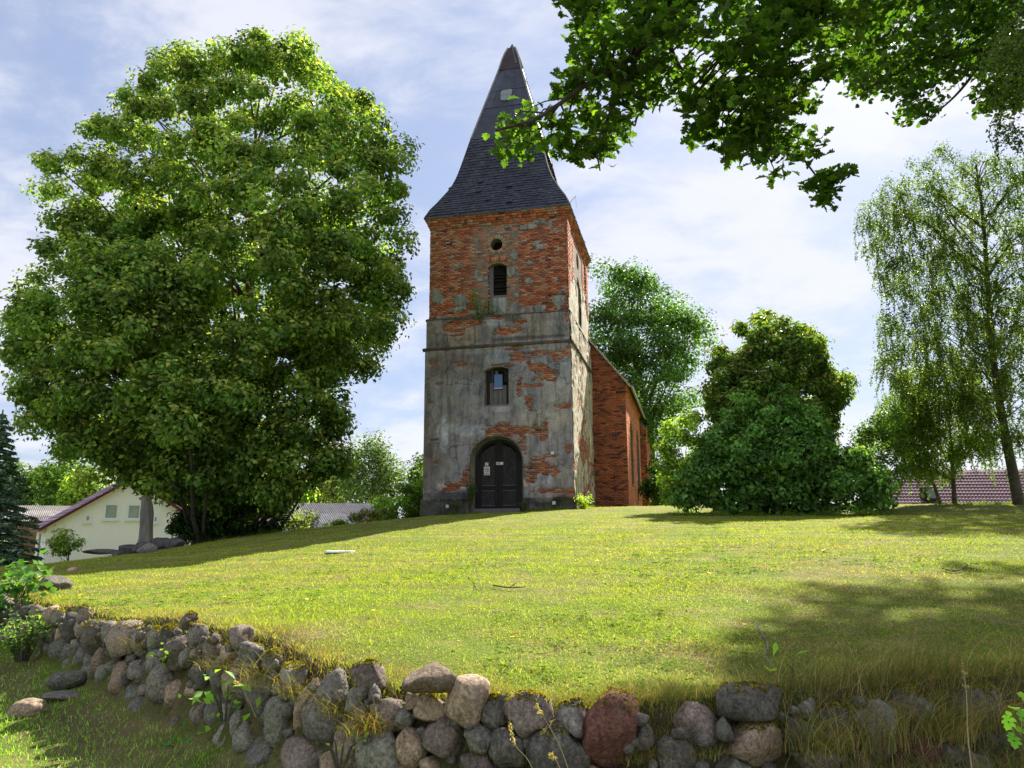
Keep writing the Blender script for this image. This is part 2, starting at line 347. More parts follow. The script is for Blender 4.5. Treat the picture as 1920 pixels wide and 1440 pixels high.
def sample_crown(poly, Y, dep, n, m=18, front=.62, fr_y=None):
    P = np.asarray(poly, float); lo, hi = P.min(0), P.max(0); o = []; xs = []; ys = []; ds = []
    want = n
    while want > 0:
        x = rng.uniform(lo[0], hi[0], 4 * n); y = rng.uniform(lo[1], hi[1], 4 * n); k = inpoly(x, y, P); x, y = x[k], y[k]
        d = edist(x, y, P); k = d > m; x, y, d = x[k][:want], y[k][:want], d[k][:want]; xs.append(x); ys.append(y); ds.append(d); want -= len(x)
    x = np.concatenate(xs); y = np.concatenate(ys); d = np.concatenate(ds); dm = max(d.max(), 1)
    ym = dep * np.sqrt(np.clip(d / dm, .03, 1)); u = rng.random(n) ** .45; sg = np.where(rng.random(n) < front, -1, 1)
    yo = ym * u * sg
    return np.array([at(a, b, Y + c) for a, b, c in zip(x, y, yo)])
def clump_leaves(Cn, rad, nleaf, lsize, cols, flat=.75, ctint=.22, accent=None, pacc=0, jit=.34, wr=.62, spread=(.45, 1.08), droop=None):
    n = len(Cn); k = nleaf * n; ci = np.repeat(np.arange(n), nleaf); rad = np.broadcast_to(rad, (n,))
    d = unit(rng.normal(size=(k, 3))); rr = rng.uniform(*spread, size=k) * rad[ci]
    lob = 1 + .25 * np.sin(d[:, 0] * 5 + ci) * np.sin(d[:, 1] * 5 + ci * 2.1)
    P = Cn[ci] + d * (rr * lob)[:, None] * np.array([1, 1, flat])
    Nn = d * .95 + rng.normal(size=(k, 3)) * .42 + np.array([0, 0, .55])
    idx = rng.integers(0, len(cols), n)[ci]; mixr = rng.random(k) < .3; idx = np.where(mixr, rng.integers(0, len(cols), k), idx)
    c = leafcols(k, cols, jit, idx) * (1 + rng.normal(size=n) * ctint).clip(.5, 1.6)[ci][:, None]
    if accent is not None:
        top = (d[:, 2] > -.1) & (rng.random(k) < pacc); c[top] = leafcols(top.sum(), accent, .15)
    return kites(P, Nn, lsize * rng.uniform(.7, 1.3, k), c, wr, droop=droop)
def cat_mesh(L_):
    V = []; F = []; Cc = []; b = 0
    for v, f, c in L_: V.append(v); F.append(f + b); Cc.append(c); b += len(v)
    return np.concatenate(V), np.concatenate(F), np.concatenate(Cc)
def limbs(mb, tr, Cn, frac=.35, r0=.07, col=(1, 1, 1), sag=.0, nside=5):
    """branches from the trunk polyline tr (list of (p, r)) to some clump centres"""
    tp = np.array([p for p, r in tr]); k = rng.random(len(Cn)) < frac
    for c in Cn[k]:
        # leave the trunk lower than the clump
        dz = np.hypot(*(c[:2] - tp[-1][:2])); zt = c[2] - .75 * dz - .5; j = int(np.argmin(np.abs(tp[:, 2] - zt))); j = min(j, len(tp) - 1)
        a = tp[j]; m1 = a * .6 + c * .4 + np.array([0, 0, -.06 * dz]) + rng.normal(size=3) * .12; m2 = a * .25 + c * .75 + np.array([0, 0, .02 * dz - sag]) + rng.normal(size=3) * .12
        r = min(r0 * (.5 + dz * .12), tr[j][1] * .8); mb.tube([a, m1, m2, c], [r, r * .65, r * .38, r * .12], nside, col, cap=False)
def trunk_line(pts, r0, r1, n=6):
    q = interp_pts(pts, n); m = len(q); return [(p, r0 + (r1 - r0) * (i / (m - 1)) ** .8) for i, p in enumerate(q)]
def tree(name, label, cat, poly, Y, dep, ncl, rcl, nleaf, lsize, cols, trunkpx=None, tr=(.2, .05), accent=None, pacc=0, group=None, bark=None, mat=None,
         lf=.35, limb_r=.07, m=18, flat=.75, front=.62, ctint=.30, wr=.62, droop=None, basept=None, rv=.35, extra=None):
    P = np.asarray(poly, float)
    if basept is None:
        if trunkpx: bx, by = trunkpx[0]
        else: bx, by = (P[:, 0].min() + P[:, 0].max()) / 2, P[:, 1].max()
        q = at(bx, by, Y); basept = (q[0], Y, float(zg(np.array([q[0]]), np.array([Y]))[0]))
    t = thing(name, label, cat, basept, group=group)
    Cn = sample_crown(P, Y, dep, ncl, m, front)
    if extra: Cn = np.concatenate([Cn, sample_crown(extra[0], Y, dep * .7, extra[1], 4, .7)]); ncl = len(Cn)
    rad = rcl * (1 + rng.uniform(-rv, rv, ncl))
    V, F, c = clump_leaves(Cn, rad, nleaf, lsize, cols, flat, ctint, accent, pacc, wr=wr, droop=droop)
    mobj('crown', V, F, mat or LEAF, t, c)
    mb = MB()
    if trunkpx:
        pts = [np.array(basept) + (0, 0, -.15)] + [at(a, b, Y) for a, b in trunkpx[1:]]
        tl = trunk_line(pts, *tr)
    else:
        zt = at(0, P[:, 1].min() * .4 + P[:, 1].max() * .6, Y)[2]; tl = trunk_line([np.array(basept) + (0, 0, -.15), np.array(basept) + (0, 0, (zt - basept[2]) * .5), np.array([basept[0], basept[1], zt])], *tr)
    mb.tube([p for p, r in tl], [r * (1 + .5 * (1 - i / len(tl)) ** 6) for i, (p, r) in enumerate(tl)], 10)
    mb.build('trunk', bark or BARK, t, True)
    lb = MB(); limbs(lb, tl, Cn, lf, limb_r)
    if lb.V: lb.build('branches', bark or BARK, t, True)
    return t, Cn
def strands(starts, length, step, lsize, cols, jit=.2, sway=.25, per=2):
    """hanging birch twigs with leaves"""
    PP = []; mb = MB()
    for s_, ln in zip(starts, length):
        d = np.array([rng.normal() * .35, rng.normal() * .35, .15]); p = s_.copy(); pts = [p.copy()]
        n = max(3, int(ln / step))
        for i in range(n):
            d = d * .86 + np.array([rng.normal() * sway * .12, rng.normal() * sway * .12, -.17]); d[2] = max(d[2], -1.05); p = p + unit(d) * step; pts.append(p.copy())
        pts = np.array(pts); PP.append(np.repeat(pts[1:], per, 0)); mb.tube(pts[::3] if len(pts) > 6 else pts, .006, 3, cap=False)
    P = np.concatenate(PP); P = P + rng.normal(size=P.shape) * step * .42; n = len(P)
    V, F, c = kites(P, rng.normal(size=(n, 3)), lsize * rng.uniform(.7, 1.3, n), leafcols(n, cols, jit), .7, droop=.5)
    return V, F, c, mb
# ================================================================ church
CA = R(-12.96); ca = np.array([cos(CA), sin(CA)]); cb = np.array([-sin(CA), cos(CA)])
TW, TD = 6.4, 7.0; SB = .116; ZB = 2.2
FR = np.array([2.468, 30.548]); CO = FR - ca * TW / 2
ZT, Z1, Z2, ZP = 15.35, 10.62, 9.26, 2.81
church = thing('church', 'old brick village church with patchy grey plaster tower and flared slate spire', 'church', (CO[0], CO[1], ZB), CA)
OFF[church.name] = np.array([0, 0, ZB])
def w2l(P):
    P = np.asarray(P, float); d = P[..., :2] - CO; return np.stack([d @ ca, d @ cb, P[..., 2]], -1)
def l2w(x, y, z): q = CO + ca * x + cb * y; return np.array([q[0], q[1], z])
def fp(px, py, yl=0.):
    """pixel -> (x, z) on the local plane y = yl"""
    d = ray(px, py); o = np.array([0, 0, EYE]); t = (yl - (o[:2] - CO) @ cb) / (d[:2] @ cb); p = o + d * t; l = w2l(p); return l[0], l[2]
def sp(px, py, xl=TW / 2):
    d = ray(px, py); o = np.array([0, 0, EYE]); t = (xl - (o[:2] - CO) @ ca) / (d[:2] @ ca); p = o + d * t; l = w2l(p); return l[1], l[2]
def c2(x, y, yl=0.): return fp(760 + x / 3, 520 + y / 3, yl)
def c1(x, y, yl=0.): return fp(760 + x / 3, 60 + y / 3, yl)
def nz(x, y, s=1.0, seed=0.): return mn.fractal(Vector((x * s, y * s, seed)), 1.0, 2.0, 4)
# ---- openings on the front, in (x, z)
def arch_poly(x0, x1, z0, zs, zt, n=14):
    xc = (x0 + x1) / 2; a = (x1 - x0) / 2
    return [(x0, z0), (x1, z0)] + [(xc + a * cos(t), zs + (zt - zs) * sin(t)) for t in np.linspace(0, pi, n + 1)]
dl = c2(366, 1100)[0]; dr = c2(662, 1100)[0]; dz0 = c2(500, 1318)[1]; dzt = c2(520, 893)[1]; dzs = c2(520, 1030)[1]
DOORO = arch_poly(dl, dr, dz0 - .6, dzs, dzt)
wl, wtz = c2(448, 520); wr_, wbz = c2(580, 718)
WINO = [(wl, wbz), (wr_, wbz), (wr_, wtz - .02), (wl + (wr_ - wl) * .75, wtz + .10), (wl + (wr_ - wl) * .35, wtz + .09), (wl, wtz - .06)]
bl, btz = c1(463, 1312, SB); br_, _ = c1(570, 1400, SB); _, bbz = c2(520, 205, SB)
BELO = [(bl, bbz), (br_, bbz), (br_, btz - .10), (br_ - .2, btz + .03), ((bl + br_) / 2, btz + .07), (bl + .2, btz + .03), (bl, btz - .10)]
ox, oz = c1(512, 1196, SB); OR_ = c1(546, 1196, SB)[0] - ox
OCUO = [(ox + OR_ * cos(t), oz + OR_ * sin(t)) for t in np.linspace(0, 2 * pi, 21)[:-1]]
from mathutils.geometry import delaunay_2d_cdt
def wall_with_holes(mb, outer, holes, y, depth, flip=False, tf=None, col=(1, 1, 1)):
    """face with holes at y plus reveals going to y+depth; tf maps (u, y, z) to local"""
    pts = []; edges = []
    for poly in [outer] + holes:
        b = len(pts); pts += [Vector(p) for p in poly]; edges += [(b + i, b + (i + 1) % len(poly)) for i in range(len(poly))]
    v, e, f, *_ = delaunay_2d_cdt(pts, edges, [], 1, 1e-5)
    V = [(p.x, y, p.y) for p in v]; F = []
    for t in f:
        cx_ = sum(v[i].x for i in t) / len(t); cz_ = sum(v[i].y for i in t) / len(t)
        if any(inpoly(np.array([cx_]), np.array([cz_]), h)[0] for h in holes): continue
        F.append(tuple(t))
    for h in holes:
        b = len(V); n = len(h); V += [(p[0], y, p[1]) for p in h] + [(p[0], y + depth, p[1]) for p in h]
        F += [(b + i, b + (i + 1) % n, b + n + (i + 1) % n, b + n + i) for i in range(n)]
    if tf: V = [tf(*q) for q in V]
    mb.add(V, F, col)
sidetf = lambda u, y, z: (TW / 2 - y, u, z)      # u = depth coordinate on the right face
# mortar core
core = MB(); e = .012
hx = TW / 2
holesL = [DOORO, WINO]
wall_with_holes(core, [(-hx + e, 1.0), (hx - e, 1.0), (hx - e, Z2), (-hx + e, Z2)], holesL, e, .42)
wall_with_holes(core, [(e, 1.), (TD - e, 1.), (TD - e, Z2), (e, Z2)], [], e, .4, tf=sidetf)
core.add([(-hx + e, e, 1), (-hx + e, TD - e, 1), (-hx + e, TD - e, Z2), (-hx + e, e, Z2)], [(0, 1, 2, 3)])
core.add([(-hx + e, TD - e, 1), (hx - e, TD - e, 1), (hx - e, TD - e, Z2), (-hx + e, TD - e, Z2)], [(0, 1, 2, 3)])
tower = core.build('tower_wall', MORTAR, church)
# upper core
up = MB(); ux = hx - SB
y0 = SB + e
BS = [(2.55, 3.45), (11.2, 14.2)]
sdh1 = arch_poly(3.1, 4.1, 10.9, 12.8, 13.25, 8)
sdh2 = [(3.6 + .42 * cos(t), 14.05 + .42 * sin(t)) for t in np.linspace(0, 2 * pi, 15)[:-1]]
wall_with_holes(up, [(-ux + e, Z2), (ux - e, Z2), (ux - e, ZT), (-ux + e, ZT)], [BELO, OCUO], y0, .45)
sidetfU = lambda u, y, z: (TW / 2 - SB - e - y, u, z)
wall_with_holes(up, [(SB + e, Z2), (TD - SB - e, Z2), (TD - SB - e, ZT), (SB + e, ZT)], [sdh1, sdh2], 0, .35, tf=sidetfU)
up.add([(-ux + e, y0, Z2), (-ux + e, TD - y0, Z2), (-ux + e, TD - y0, ZT), (-ux + e, y0, ZT)], [(0, 1, 2, 3)])
up.add([(-ux + e, TD - y0, Z2), (ux - e, TD - y0, Z2), (ux - e, TD - y0, ZT), (-ux + e, TD - y0, ZT)], [(0, 1, 2, 3)])
up.build('belfry_wall', MORTAR, tower)
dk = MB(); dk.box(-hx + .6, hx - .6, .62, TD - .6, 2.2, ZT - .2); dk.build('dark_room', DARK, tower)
# ---- bricks
BC = [(.44, .15, .085), (.51, .19, .10), (.38, .13, .085), (.51, .22, .13), (.34, .13, .095), (.47, .17, .095), (.27, .13, .11), (.53, .28, .19)]
class Bricks:
    """collects bricks; the biggest in view become objects, the rest one mesh"""
    def __init__(s): s.V = []; s.c = []
    def add(s, u0, u1, z0, z1, y, dep, tf, col):
        j = lambda: rng.uniform(-.003, .003)
        yf = y - rng.uniform(0, .014); b = [(u0 + j(), yf + j(), z0 + j()), (u1 + j(), yf + j(), z0 + j()), (u1 + j(), yf + j(), z1 + j()), (u0 + j(), yf + j(), z1 + j())]
        k = [(p[0], y + dep, p[2]) for p in b]; s.V.append([tf(*q) for q in b + k]); s.c.append(col)
    FACES = np.array([[0, 1, 2, 3], [0, 4, 5, 1], [1, 5, 6, 2], [2, 6, 7, 3], [3, 7, 4, 0]])
    def mesh(s, name, parent, idx=None):
        V = np.array(s.V); c = np.array(s.c)
        if idx is not None: V, c = V[idx], c[idx]
        n = len(V); F = (np.arange(n)[:, None, None] * 8 + s.FACES).reshape(-1, 4)
        return mobj(name, V.reshape(-1, 3), F, BRICK, parent, np.repeat(c, 8, 0))
def bcol(dark=0.):
    c = np.array(BC[int(rng.integers(0, len(BC)))]) * rng.uniform(.75, 1.2); g = rng.random()
    if g < .02 + dark: c = np.array((.10, .06, .06)) * rng.uniform(.7, 1.6)
    elif g < .14 + dark: c = c * .35 + np.array((.40, .36, .33)) * .65
    return tuple(c)
def lay(B, u0, u1, z0, z1, y, tf, keep=None, bl_=.25, bh=.071, j=.011, dep=.05, colf=bcol, yoff=None):
    z = z0; r = 0
    while z < z1 - .02:
        u = u0 - (bl_ + j) * (.5 if r % 2 else 0) + rng.uniform(-.015, .015)
        while u < u1 - .02:
            a, b = max(u, u0), min(u + bl_, u1); zz = min(z + bh, z1)
            if b - a > .03:
                uc, zc = (a + b) / 2, (z + zz) / 2
                if keep is None or keep(uc, zc): B.add(a, b, z, zz, y - (yoff(uc, zc) if yoff else 0), dep, tf, colf())
            u += bl_ + j
        z += bh + j; r += 1
ident = lambda u, y, z: (u, y, z)
def blobs(lst, f, sc=1.):
    """crop ellipses to wall coordinates (cx, cz, rx, rz)"""
    o = []
    for x, y, rx, ry in lst:
        a = f(x, y); b = f(x + rx, y); c = f(x, y + ry); o.append((a[0], a[1], abs(b[0] - a[0]) * sc, abs(c[1] - a[1]) * sc))
    return np.array(o)
def bval(u, z, B):
    d = 1 - np.sqrt(((u - B[:, 0]) / B[:, 2]) ** 2 + ((z - B[:, 1]) / B[:, 3]) ** 2); return d.max()
EXL = blobs([(560, 862, 115, 38), (645, 930, 36, 55), (475, 880, 34, 25), (740, 508, 52, 26), (800, 542, 60, 18), (700, 610, 70, 12), (640, 605, 16, 40), (795, 570, 60, 18), (700, 705, 25, 32), (880, 726, 58, 14),
             (735, 856, 38, 24), (788, 862, 18, 52), (780, 905, 30, 14), (820, 1002, 40, 12), (745, 1075, 100, 48), (692, 1112, 42, 42), (830, 1090, 30, 36), (920, 962, 22, 26), (342, 1140, 24, 55), (292, 1170, 72, 18),
             (240, 1195, 45, 14), (860, 1200, 110, 15), (930, 1212, 32, 22), (150, 482, 28, 12), (192, 602, 32, 12), (150, 1290, 60, 22), (735, 430, 130, 15), (845, 430, 60, 18), (690, 470, 15, 26), (845, 455, 30, 20),
             (920, 412, 16, 34), (500, 500, 20, 14), (560, 495, 60, 9), (160, 915, 20, 8), (180, 1045, 20, 6), (525, 830, 12, 14), (640, 400, 90, 10), (630, 455, 40, 22), (300, 490, 30, 12)], c2)
EXA = blobs([(330, 262, 115, 24), (290, 300, 62, 14), (292, 324, 45, 10), (580, 300, 70, 26), (640, 250, 40, 16), (520, 230, 40, 8), (905, 215, 12, 34), (240, 290, 30, 20)], c2)
PLU = np.concatenate([blobs([(182, 122, 46, 62), (312, 130, 44, 44), (300, 180, 50, 20), (740, 172, 90, 20), (690, 200, 130, 26), (862, 125, 44, 62), (620, 182, 34, 40), (690, 20, 24, 16), (625, 100, 15, 12), (430, 195, 110, 12), (200, 225, 60, 10)], lambda x, y: c2(x, y, SB)),
                      blobs([(490, 1030, 110, 14), (600, 1022, 60, 18), (180, 1195, 16, 12), (300, 1316, 36, 14), (700, 1095, 62, 16), (755, 1060, 34, 26), (865, 1120, 30, 12), (765, 1210, 30, 14), (618, 1255, 24, 36), (602, 1345, 34, 34),
                             (430, 1390, 42, 12), (402, 1370, 12, 34), (700, 1300, 22, 12), (732, 1190, 22, 12), (818, 1080, 10, 30), (850, 1050, 30, 10), (580, 1095, 18, 8), (265, 1265, 14, 8), (700, 1405, 18, 8), (850, 1390, 22, 10)], lambda x, y: c1(x, y, SB))])
def exL(u, z):
    return bval(u, z, EXL) * 1.0 + .75 * nz(u, z, 1.9, 3.) + .5 * nz(u * .75, z * 1.5, 7., 8.) + .07
def exA(u, z): return bval(u, z, EXA) + .5 * nz(u, z, 2.2, 5.) + .2 * nz(u, z, 7, 8.)
def plU(u, z): return bval(u, z, PLU) + .45 * nz(u, z, 2.4, 11.) + .3 * nz(u * .7, z * 1.6, 8., 2.) - .20
T0 = -.02
def inh(u, z, H, g=0.):
    for h in H:
        h = np.array(h); c = h.mean(0); hh = c + (h - c) * (1 + g)
        if inpoly(np.array([u]), np.array([z]), hh)[0]: return True
    return False
BL = Bricks()
lay(BL, -hx + e, hx - e, 2.2, Z2 - .1, e, ident, lambda u, z: exL(u, z) > T0 - .12 and not inh(u, z, holesL, .06))
lay(BL, -hx + .05, hx - .05, Z2 + .1, Z1 - .05, .03, ident, lambda u, z: exA(u, z) > T0 - .12)
# upper brick wall: lesenes proud, middle field recessed
LX = [c1(222, 1200, SB)[0], c1(390, 1200, SB)[0], c1(636, 1200, SB)[0], c1(812, 1200, SB)[0]]; LZ = c1(500, 1040, SB)[1]
def uoff(u, z):
    if u < LX[0] or u > LX[3]: return .03
    if LX[1] < u < LX[2] and z < LZ: return -.022 + .004
    return .0
CZ0 = ZT - .52
BU = Bricks()
ringc = lambda u, z: OR_ < np.hypot(u - ox, z - oz) < OR_ + .16
def keepU(u, z): return plU(u, z) < T0 + .16 and not inh(u, z, [BELO], .08) and np.hypot(u - ox, z - oz) > OR_ + .17
lay(BU, -ux, ux, Z1, CZ0, SB + .001, ident, keepU, yoff=uoff, dep=.06)
for k in range(18):      # ring of bricks round the oculus
    t = 2 * pi * (k + .5) / 18; ww = 2 * pi * (OR_ + .01) / 18 * .45
    def rt(u, y, z, t=t): return (ox + (OR_ + z) * cos(t) - u * sin(t), y, oz + (OR_ + z) * sin(t) + u * cos(t))
    BU.add(-ww, ww, .0, .16, SB - .012, .06, rt, (.42, .36, .28) if rng.random() < .55 else bcol())
for k in range(9):      # flat arch over the belfry opening
    t = -.5 + k * .125
    def rt(u, y, z, t=t, k=k): return ((bl + br_) / 2 + (k - 4) * (br_ - bl) / 9 + u + z * t * .5, y, btz + .10 + z + .04 * (1 - ((k - 4) / 4) ** 2))
    BU.add(-.05, .05, 0, .22, SB - .005, .06, rt, bcol(-.05))
# corbelled brick cornice under the eaves, front and sides
for i, (a, b, pr) in enumerate(((0, .085, .03), (.09, .17, .06), (.175, .30, .10), (.305, .385, .15), (.39, .50, .19))):
    f = lambda: bcol() if True else 0
    lay(BU, -ux - pr, ux + pr, CZ0 + a, CZ0 + b, SB - pr, ident, bh=b - a, dep=.2 + pr, bl_=.25 if i != 2 else .12)
    lay(BU, SB - pr, TD - SB + pr, CZ0 + a, CZ0 + b, SB - pr, lambda u, y, z: (TW / 2 - y, u, z), bh=b - a, dep=.2 + pr)
    lay(BU, SB - pr, TD - SB + pr, CZ0 + a, CZ0 + b, SB - pr, lambda u, y, z: (-TW / 2 + y, u, z), bh=b - a, dep=.2 + pr)
# right face of the tower
def exS(u, z):
    v = .55 * nz(u, z, .9, 21.) + .35 * nz(u, z, 3., 4.)
    if z < 8.: v += .34 * exp_(u, 4.2, 2.4) * exp_(z, 4.6, 2.6) - .08
    return v
def exp_(x, c, s_): return math.exp(-((x - c) / s_) ** 2)
def plS(u, z):
    v = .45 * nz(u, z, 1.0, 31.) + .3 * nz(u, z, 3.3, 9.) + (13.2 - z) * .38 - .1
    if u < .45 or u > TD - .45: v -= .25
    return v
sideU = lambda u, y, z: (TW / 2 - y, u, z)
def soff(u, z):
    if u < .9 or u > TD - .9: return .05
    if 2.2 < u < 5.0 and z < 14.6: return -.03
    return 0.
sH = [sdh1, sdh2]
BSd = Bricks()
lay(BSd, SB, TD - SB, Z1 - .2, CZ0, SB + .001, sideU, lambda u, z: plS(u, z) < .15 and not inh(u, z, sH, .05), yoff=soff, dep=.07)
lay(BSd, e, TD - e, 2.2, Z1 - .3, e, sideU, lambda u, z: exS(u, z) > .12)
# ---- plaster: fine grid kept where the mask says so
def plaster(name, u0, u1, z0, z1, y, tf, mask, colf, holes, thick=.048, step=.042, parent=None, batter=0., wob=.012):
    nu = int((u1 - u0) / step) + 1; nzv = int((z1 - z0) / step) + 1; us = np.linspace(u0, u1, nu); zs = np.linspace(z0, z1, nzv)
    Mv = np.array([[mask(u, z) for u in us] for z in zs]); V = []; Cc = []
    for j, z in enumerate(zs):
        for i, u in enumerate(us):
            k = min(max(Mv[j, i] / .07, 0), 1); k = k * k * (3 - 2 * k)
            th = k * (thick + wob * (nz(u, z, 1.1, 40.) + .5 * nz(u, z, 5, 41.))) + batter * max(0, 1 - (z - z0) / 1.2)
            V.append(tf(u, y - th, z)); Cc.append(colf(u, z))
    UU, ZZ = np.meshgrid(us, zs); H = np.zeros(UU.size, bool)
    for h in holes: H |= inpoly(UU.ravel(), ZZ.ravel(), h)
    H = H.reshape(UU.shape); F = []
    for j in range(nzv - 1):
        for i in range(nu - 1):
            if max(Mv[j, i], Mv[j, i + 1], Mv[j + 1, i], Mv[j + 1, i + 1]) > 0 and not (H[j, i] or H[j, i + 1] or H[j + 1, i] or H[j + 1, i + 1]):
                b = j * nu + i; F.append((b, b + 1, b + nu + 1, b + nu))
    return mobj(name, np.array(V), np.array(F), PLASTER, parent, np.array(Cc), True)
# painted stains of the plaster, as (x, y, rx, ry, colour, weight) in crop coordinates
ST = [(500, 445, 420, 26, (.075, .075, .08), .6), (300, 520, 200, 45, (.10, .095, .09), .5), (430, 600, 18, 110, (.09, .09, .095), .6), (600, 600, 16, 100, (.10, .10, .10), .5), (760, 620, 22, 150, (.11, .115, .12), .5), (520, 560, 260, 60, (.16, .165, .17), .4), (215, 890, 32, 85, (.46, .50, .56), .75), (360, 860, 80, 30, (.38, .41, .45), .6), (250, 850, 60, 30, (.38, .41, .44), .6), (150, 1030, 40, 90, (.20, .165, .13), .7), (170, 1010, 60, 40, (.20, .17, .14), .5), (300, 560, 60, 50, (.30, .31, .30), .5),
      (130, 900, 30, 300, (.15, .135, .12), .5), (280, 500, 160, 90, (.14, .125, .11), .55), (560, 440, 90, 50, (.26, .31, .34), .6), (870, 560, 70, 100, (.23, .27, .26), .55), (830, 640, 90, 90, (.30, .30, .25), .6), (820, 800, 100, 90, (.32, .31, .26), .6),
      (700, 820, 50, 70, (.33, .32, .26), .5), (870, 1100, 70, 80, (.21, .205, .175), .7), (790, 1120, 45, 55, (.30, .33, .34), .9), (760, 1040, 80, 40, (.34, .27, .22), .6), (300, 690, 120, 100, (.21, .22, .225), .5), (500, 770, 120, 40, (.20, .205, .20), .5),
      (350, 1050, 60, 110, (.27, .29, .31), .5), (250, 1235, 160, 32, (.055, .055, .06), .85), (820, 1215, 160, 22, (.22, .20, .18), .6), (850, 1260, 130, 34, (.075, .07, .06), .75), (200, 1300, 120, 40, (.13, .13, .135), .6),
      (720, 650, 30, 120, (.14, .16, .175), .6), (640, 720, 60, 60, (.22, .235, .21), .4), (540, 740, 60, 18, (.34, .36, .42), .7), (300, 640, 60, 130, (.19, .20, .21), .5), (560, 500, 40, 20, (.1, .1, .1), .5), (270, 1170, 90, 25, (.42, .36, .32), .8),
      (720, 1150, 60, 40, (.36, .33, .28), .5), (460, 640, 25, 180, (.20, .22, .21), .5), (790, 1240, 50, 24, (.35, .34, .31), .5), (880, 1245, 60, 14, (.05, .06, .02), .6)]
STL = [(b, s_[4], s_[5]) for b, s_ in zip(blobs([s_[:4] for s_ in ST], c2, 1.25), ST)]
STA_ = [(250, 365, 160, 22, (.07, .065, .06), .7), (560, 235, 200, 18, (.06, .06, .06), .6), (450, 300, 20, 80, (.10, .10, .105), .6), (350, 330, 50, 50, (.30, .26, .20), .9), (300, 350, 90, 40, (.27, .24, .19), .8), (720, 270, 100, 80, (.22, .21, .185), .8), (160, 320, 40, 70, (.22, .21, .19), .8), (480, 340, 80, 60, (.15, .16, .17), .6), (500, 240, 60, 30, (.36, .39, .42), .6),
        (870, 260, 50, 80, (.17, .175, .18), .7), (590, 300, 60, 30, (.33, .27, .23), .7), (400, 230, 200, 12, (.05, .05, .04), .7), (700, 340, 220, 10, (.06, .06, .06), .7)]
STA = [(b, s_[4], s_[5]) for b, s_ in zip(blobs([s_[:4] for s_ in STA_], c2, 1.2), STA_)]
def paint(base, stl):
    P_ = np.array([s_[0] for s_ in stl]); Q = np.array([s_[1] for s_ in stl]); Wt = np.array([s_[2] for s_ in stl])
    def f(u, z):
        n = .55 * nz(u, z, 1.6, 50.) + .25 * nz(u, z, 6, 51.); d = 1 - ((u - P_[:, 0]) / P_[:, 2]) ** 2 - ((z - P_[:, 1]) / P_[:, 3]) ** 2 + n
        k = np.clip(d / .6, 0, 1) * Wt; c = np.array(base, float)
        for kk, q in zip(k, Q):
            if kk > 0: c = c * (1 - kk) + q * kk
        return c * (1 + .10 * nz(u, z, 14, 52.))
    return f
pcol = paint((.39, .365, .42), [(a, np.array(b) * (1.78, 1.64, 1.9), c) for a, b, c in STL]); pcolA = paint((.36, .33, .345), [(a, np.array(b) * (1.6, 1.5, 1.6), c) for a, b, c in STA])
thr = lambda f, t: (lambda u, z: t - f(u, z))
def maskL(u, z):
    return T0 + .02 - exL(u, z)
ZPL = ZP
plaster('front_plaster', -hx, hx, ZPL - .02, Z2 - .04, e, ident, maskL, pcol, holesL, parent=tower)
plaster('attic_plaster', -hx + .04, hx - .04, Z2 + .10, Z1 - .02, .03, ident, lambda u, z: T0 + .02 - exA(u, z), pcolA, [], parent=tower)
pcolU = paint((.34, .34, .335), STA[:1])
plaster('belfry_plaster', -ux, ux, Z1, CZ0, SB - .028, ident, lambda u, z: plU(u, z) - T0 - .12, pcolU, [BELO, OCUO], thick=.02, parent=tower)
# plinth
pm = MB(); 
plinth = plaster('plinth', -hx - .10, hx + .10, 1.35, ZPL + .02, -.045, ident, lambda u, z: 1.0, paint((.15, .145, .14), STL), [DOORO], thick=.03, batter=.07, parent=tower, wob=.035)
plaster('side_plinth', -.10, TD, 1.6, ZPL + .0, -.045, sideU, lambda u, z: 1.0, lambda u, z: (.25, .24, .21), [], thick=.03, batter=.05, parent=tower, wob=.03, step=.08)
for bx_ in ((-hx - .075, dl, -.07, e + .02), (dr, hx + .075, -.07, e + .02), (hx + .001, hx + .075, e + .021, TD)):
    pm = MB(); pm.box(*bx_, ZPL - .03, ZPL + .015); pm.build('plinth_ledge', MORTAR, tower)
sunlit_pcol = lambda u, z: np.array((.60, .55, .45)) * (1 + .3 * nz(u, z, .8, 61.) + .2 * nz(u, z, 4, 62.))  # paler than the front: brightness of the sunlit side put into the colour
plaster('side_plaster', 0, TD, ZPL, Z1 - .1, e, sideU, lambda u, z: .14 - exS(u, z), sunlit_pcol, [], thick=.035, step=.06, parent=tower, wob=.03)
plaster('side_belfry_plaster', SB, TD - SB, Z1 - .05, CZ0, SB - .02, sideU, lambda u, z: plS(u, z) - .12, sunlit_pcol, sH, thick=.025, step=.06, parent=tower, wob=.02)
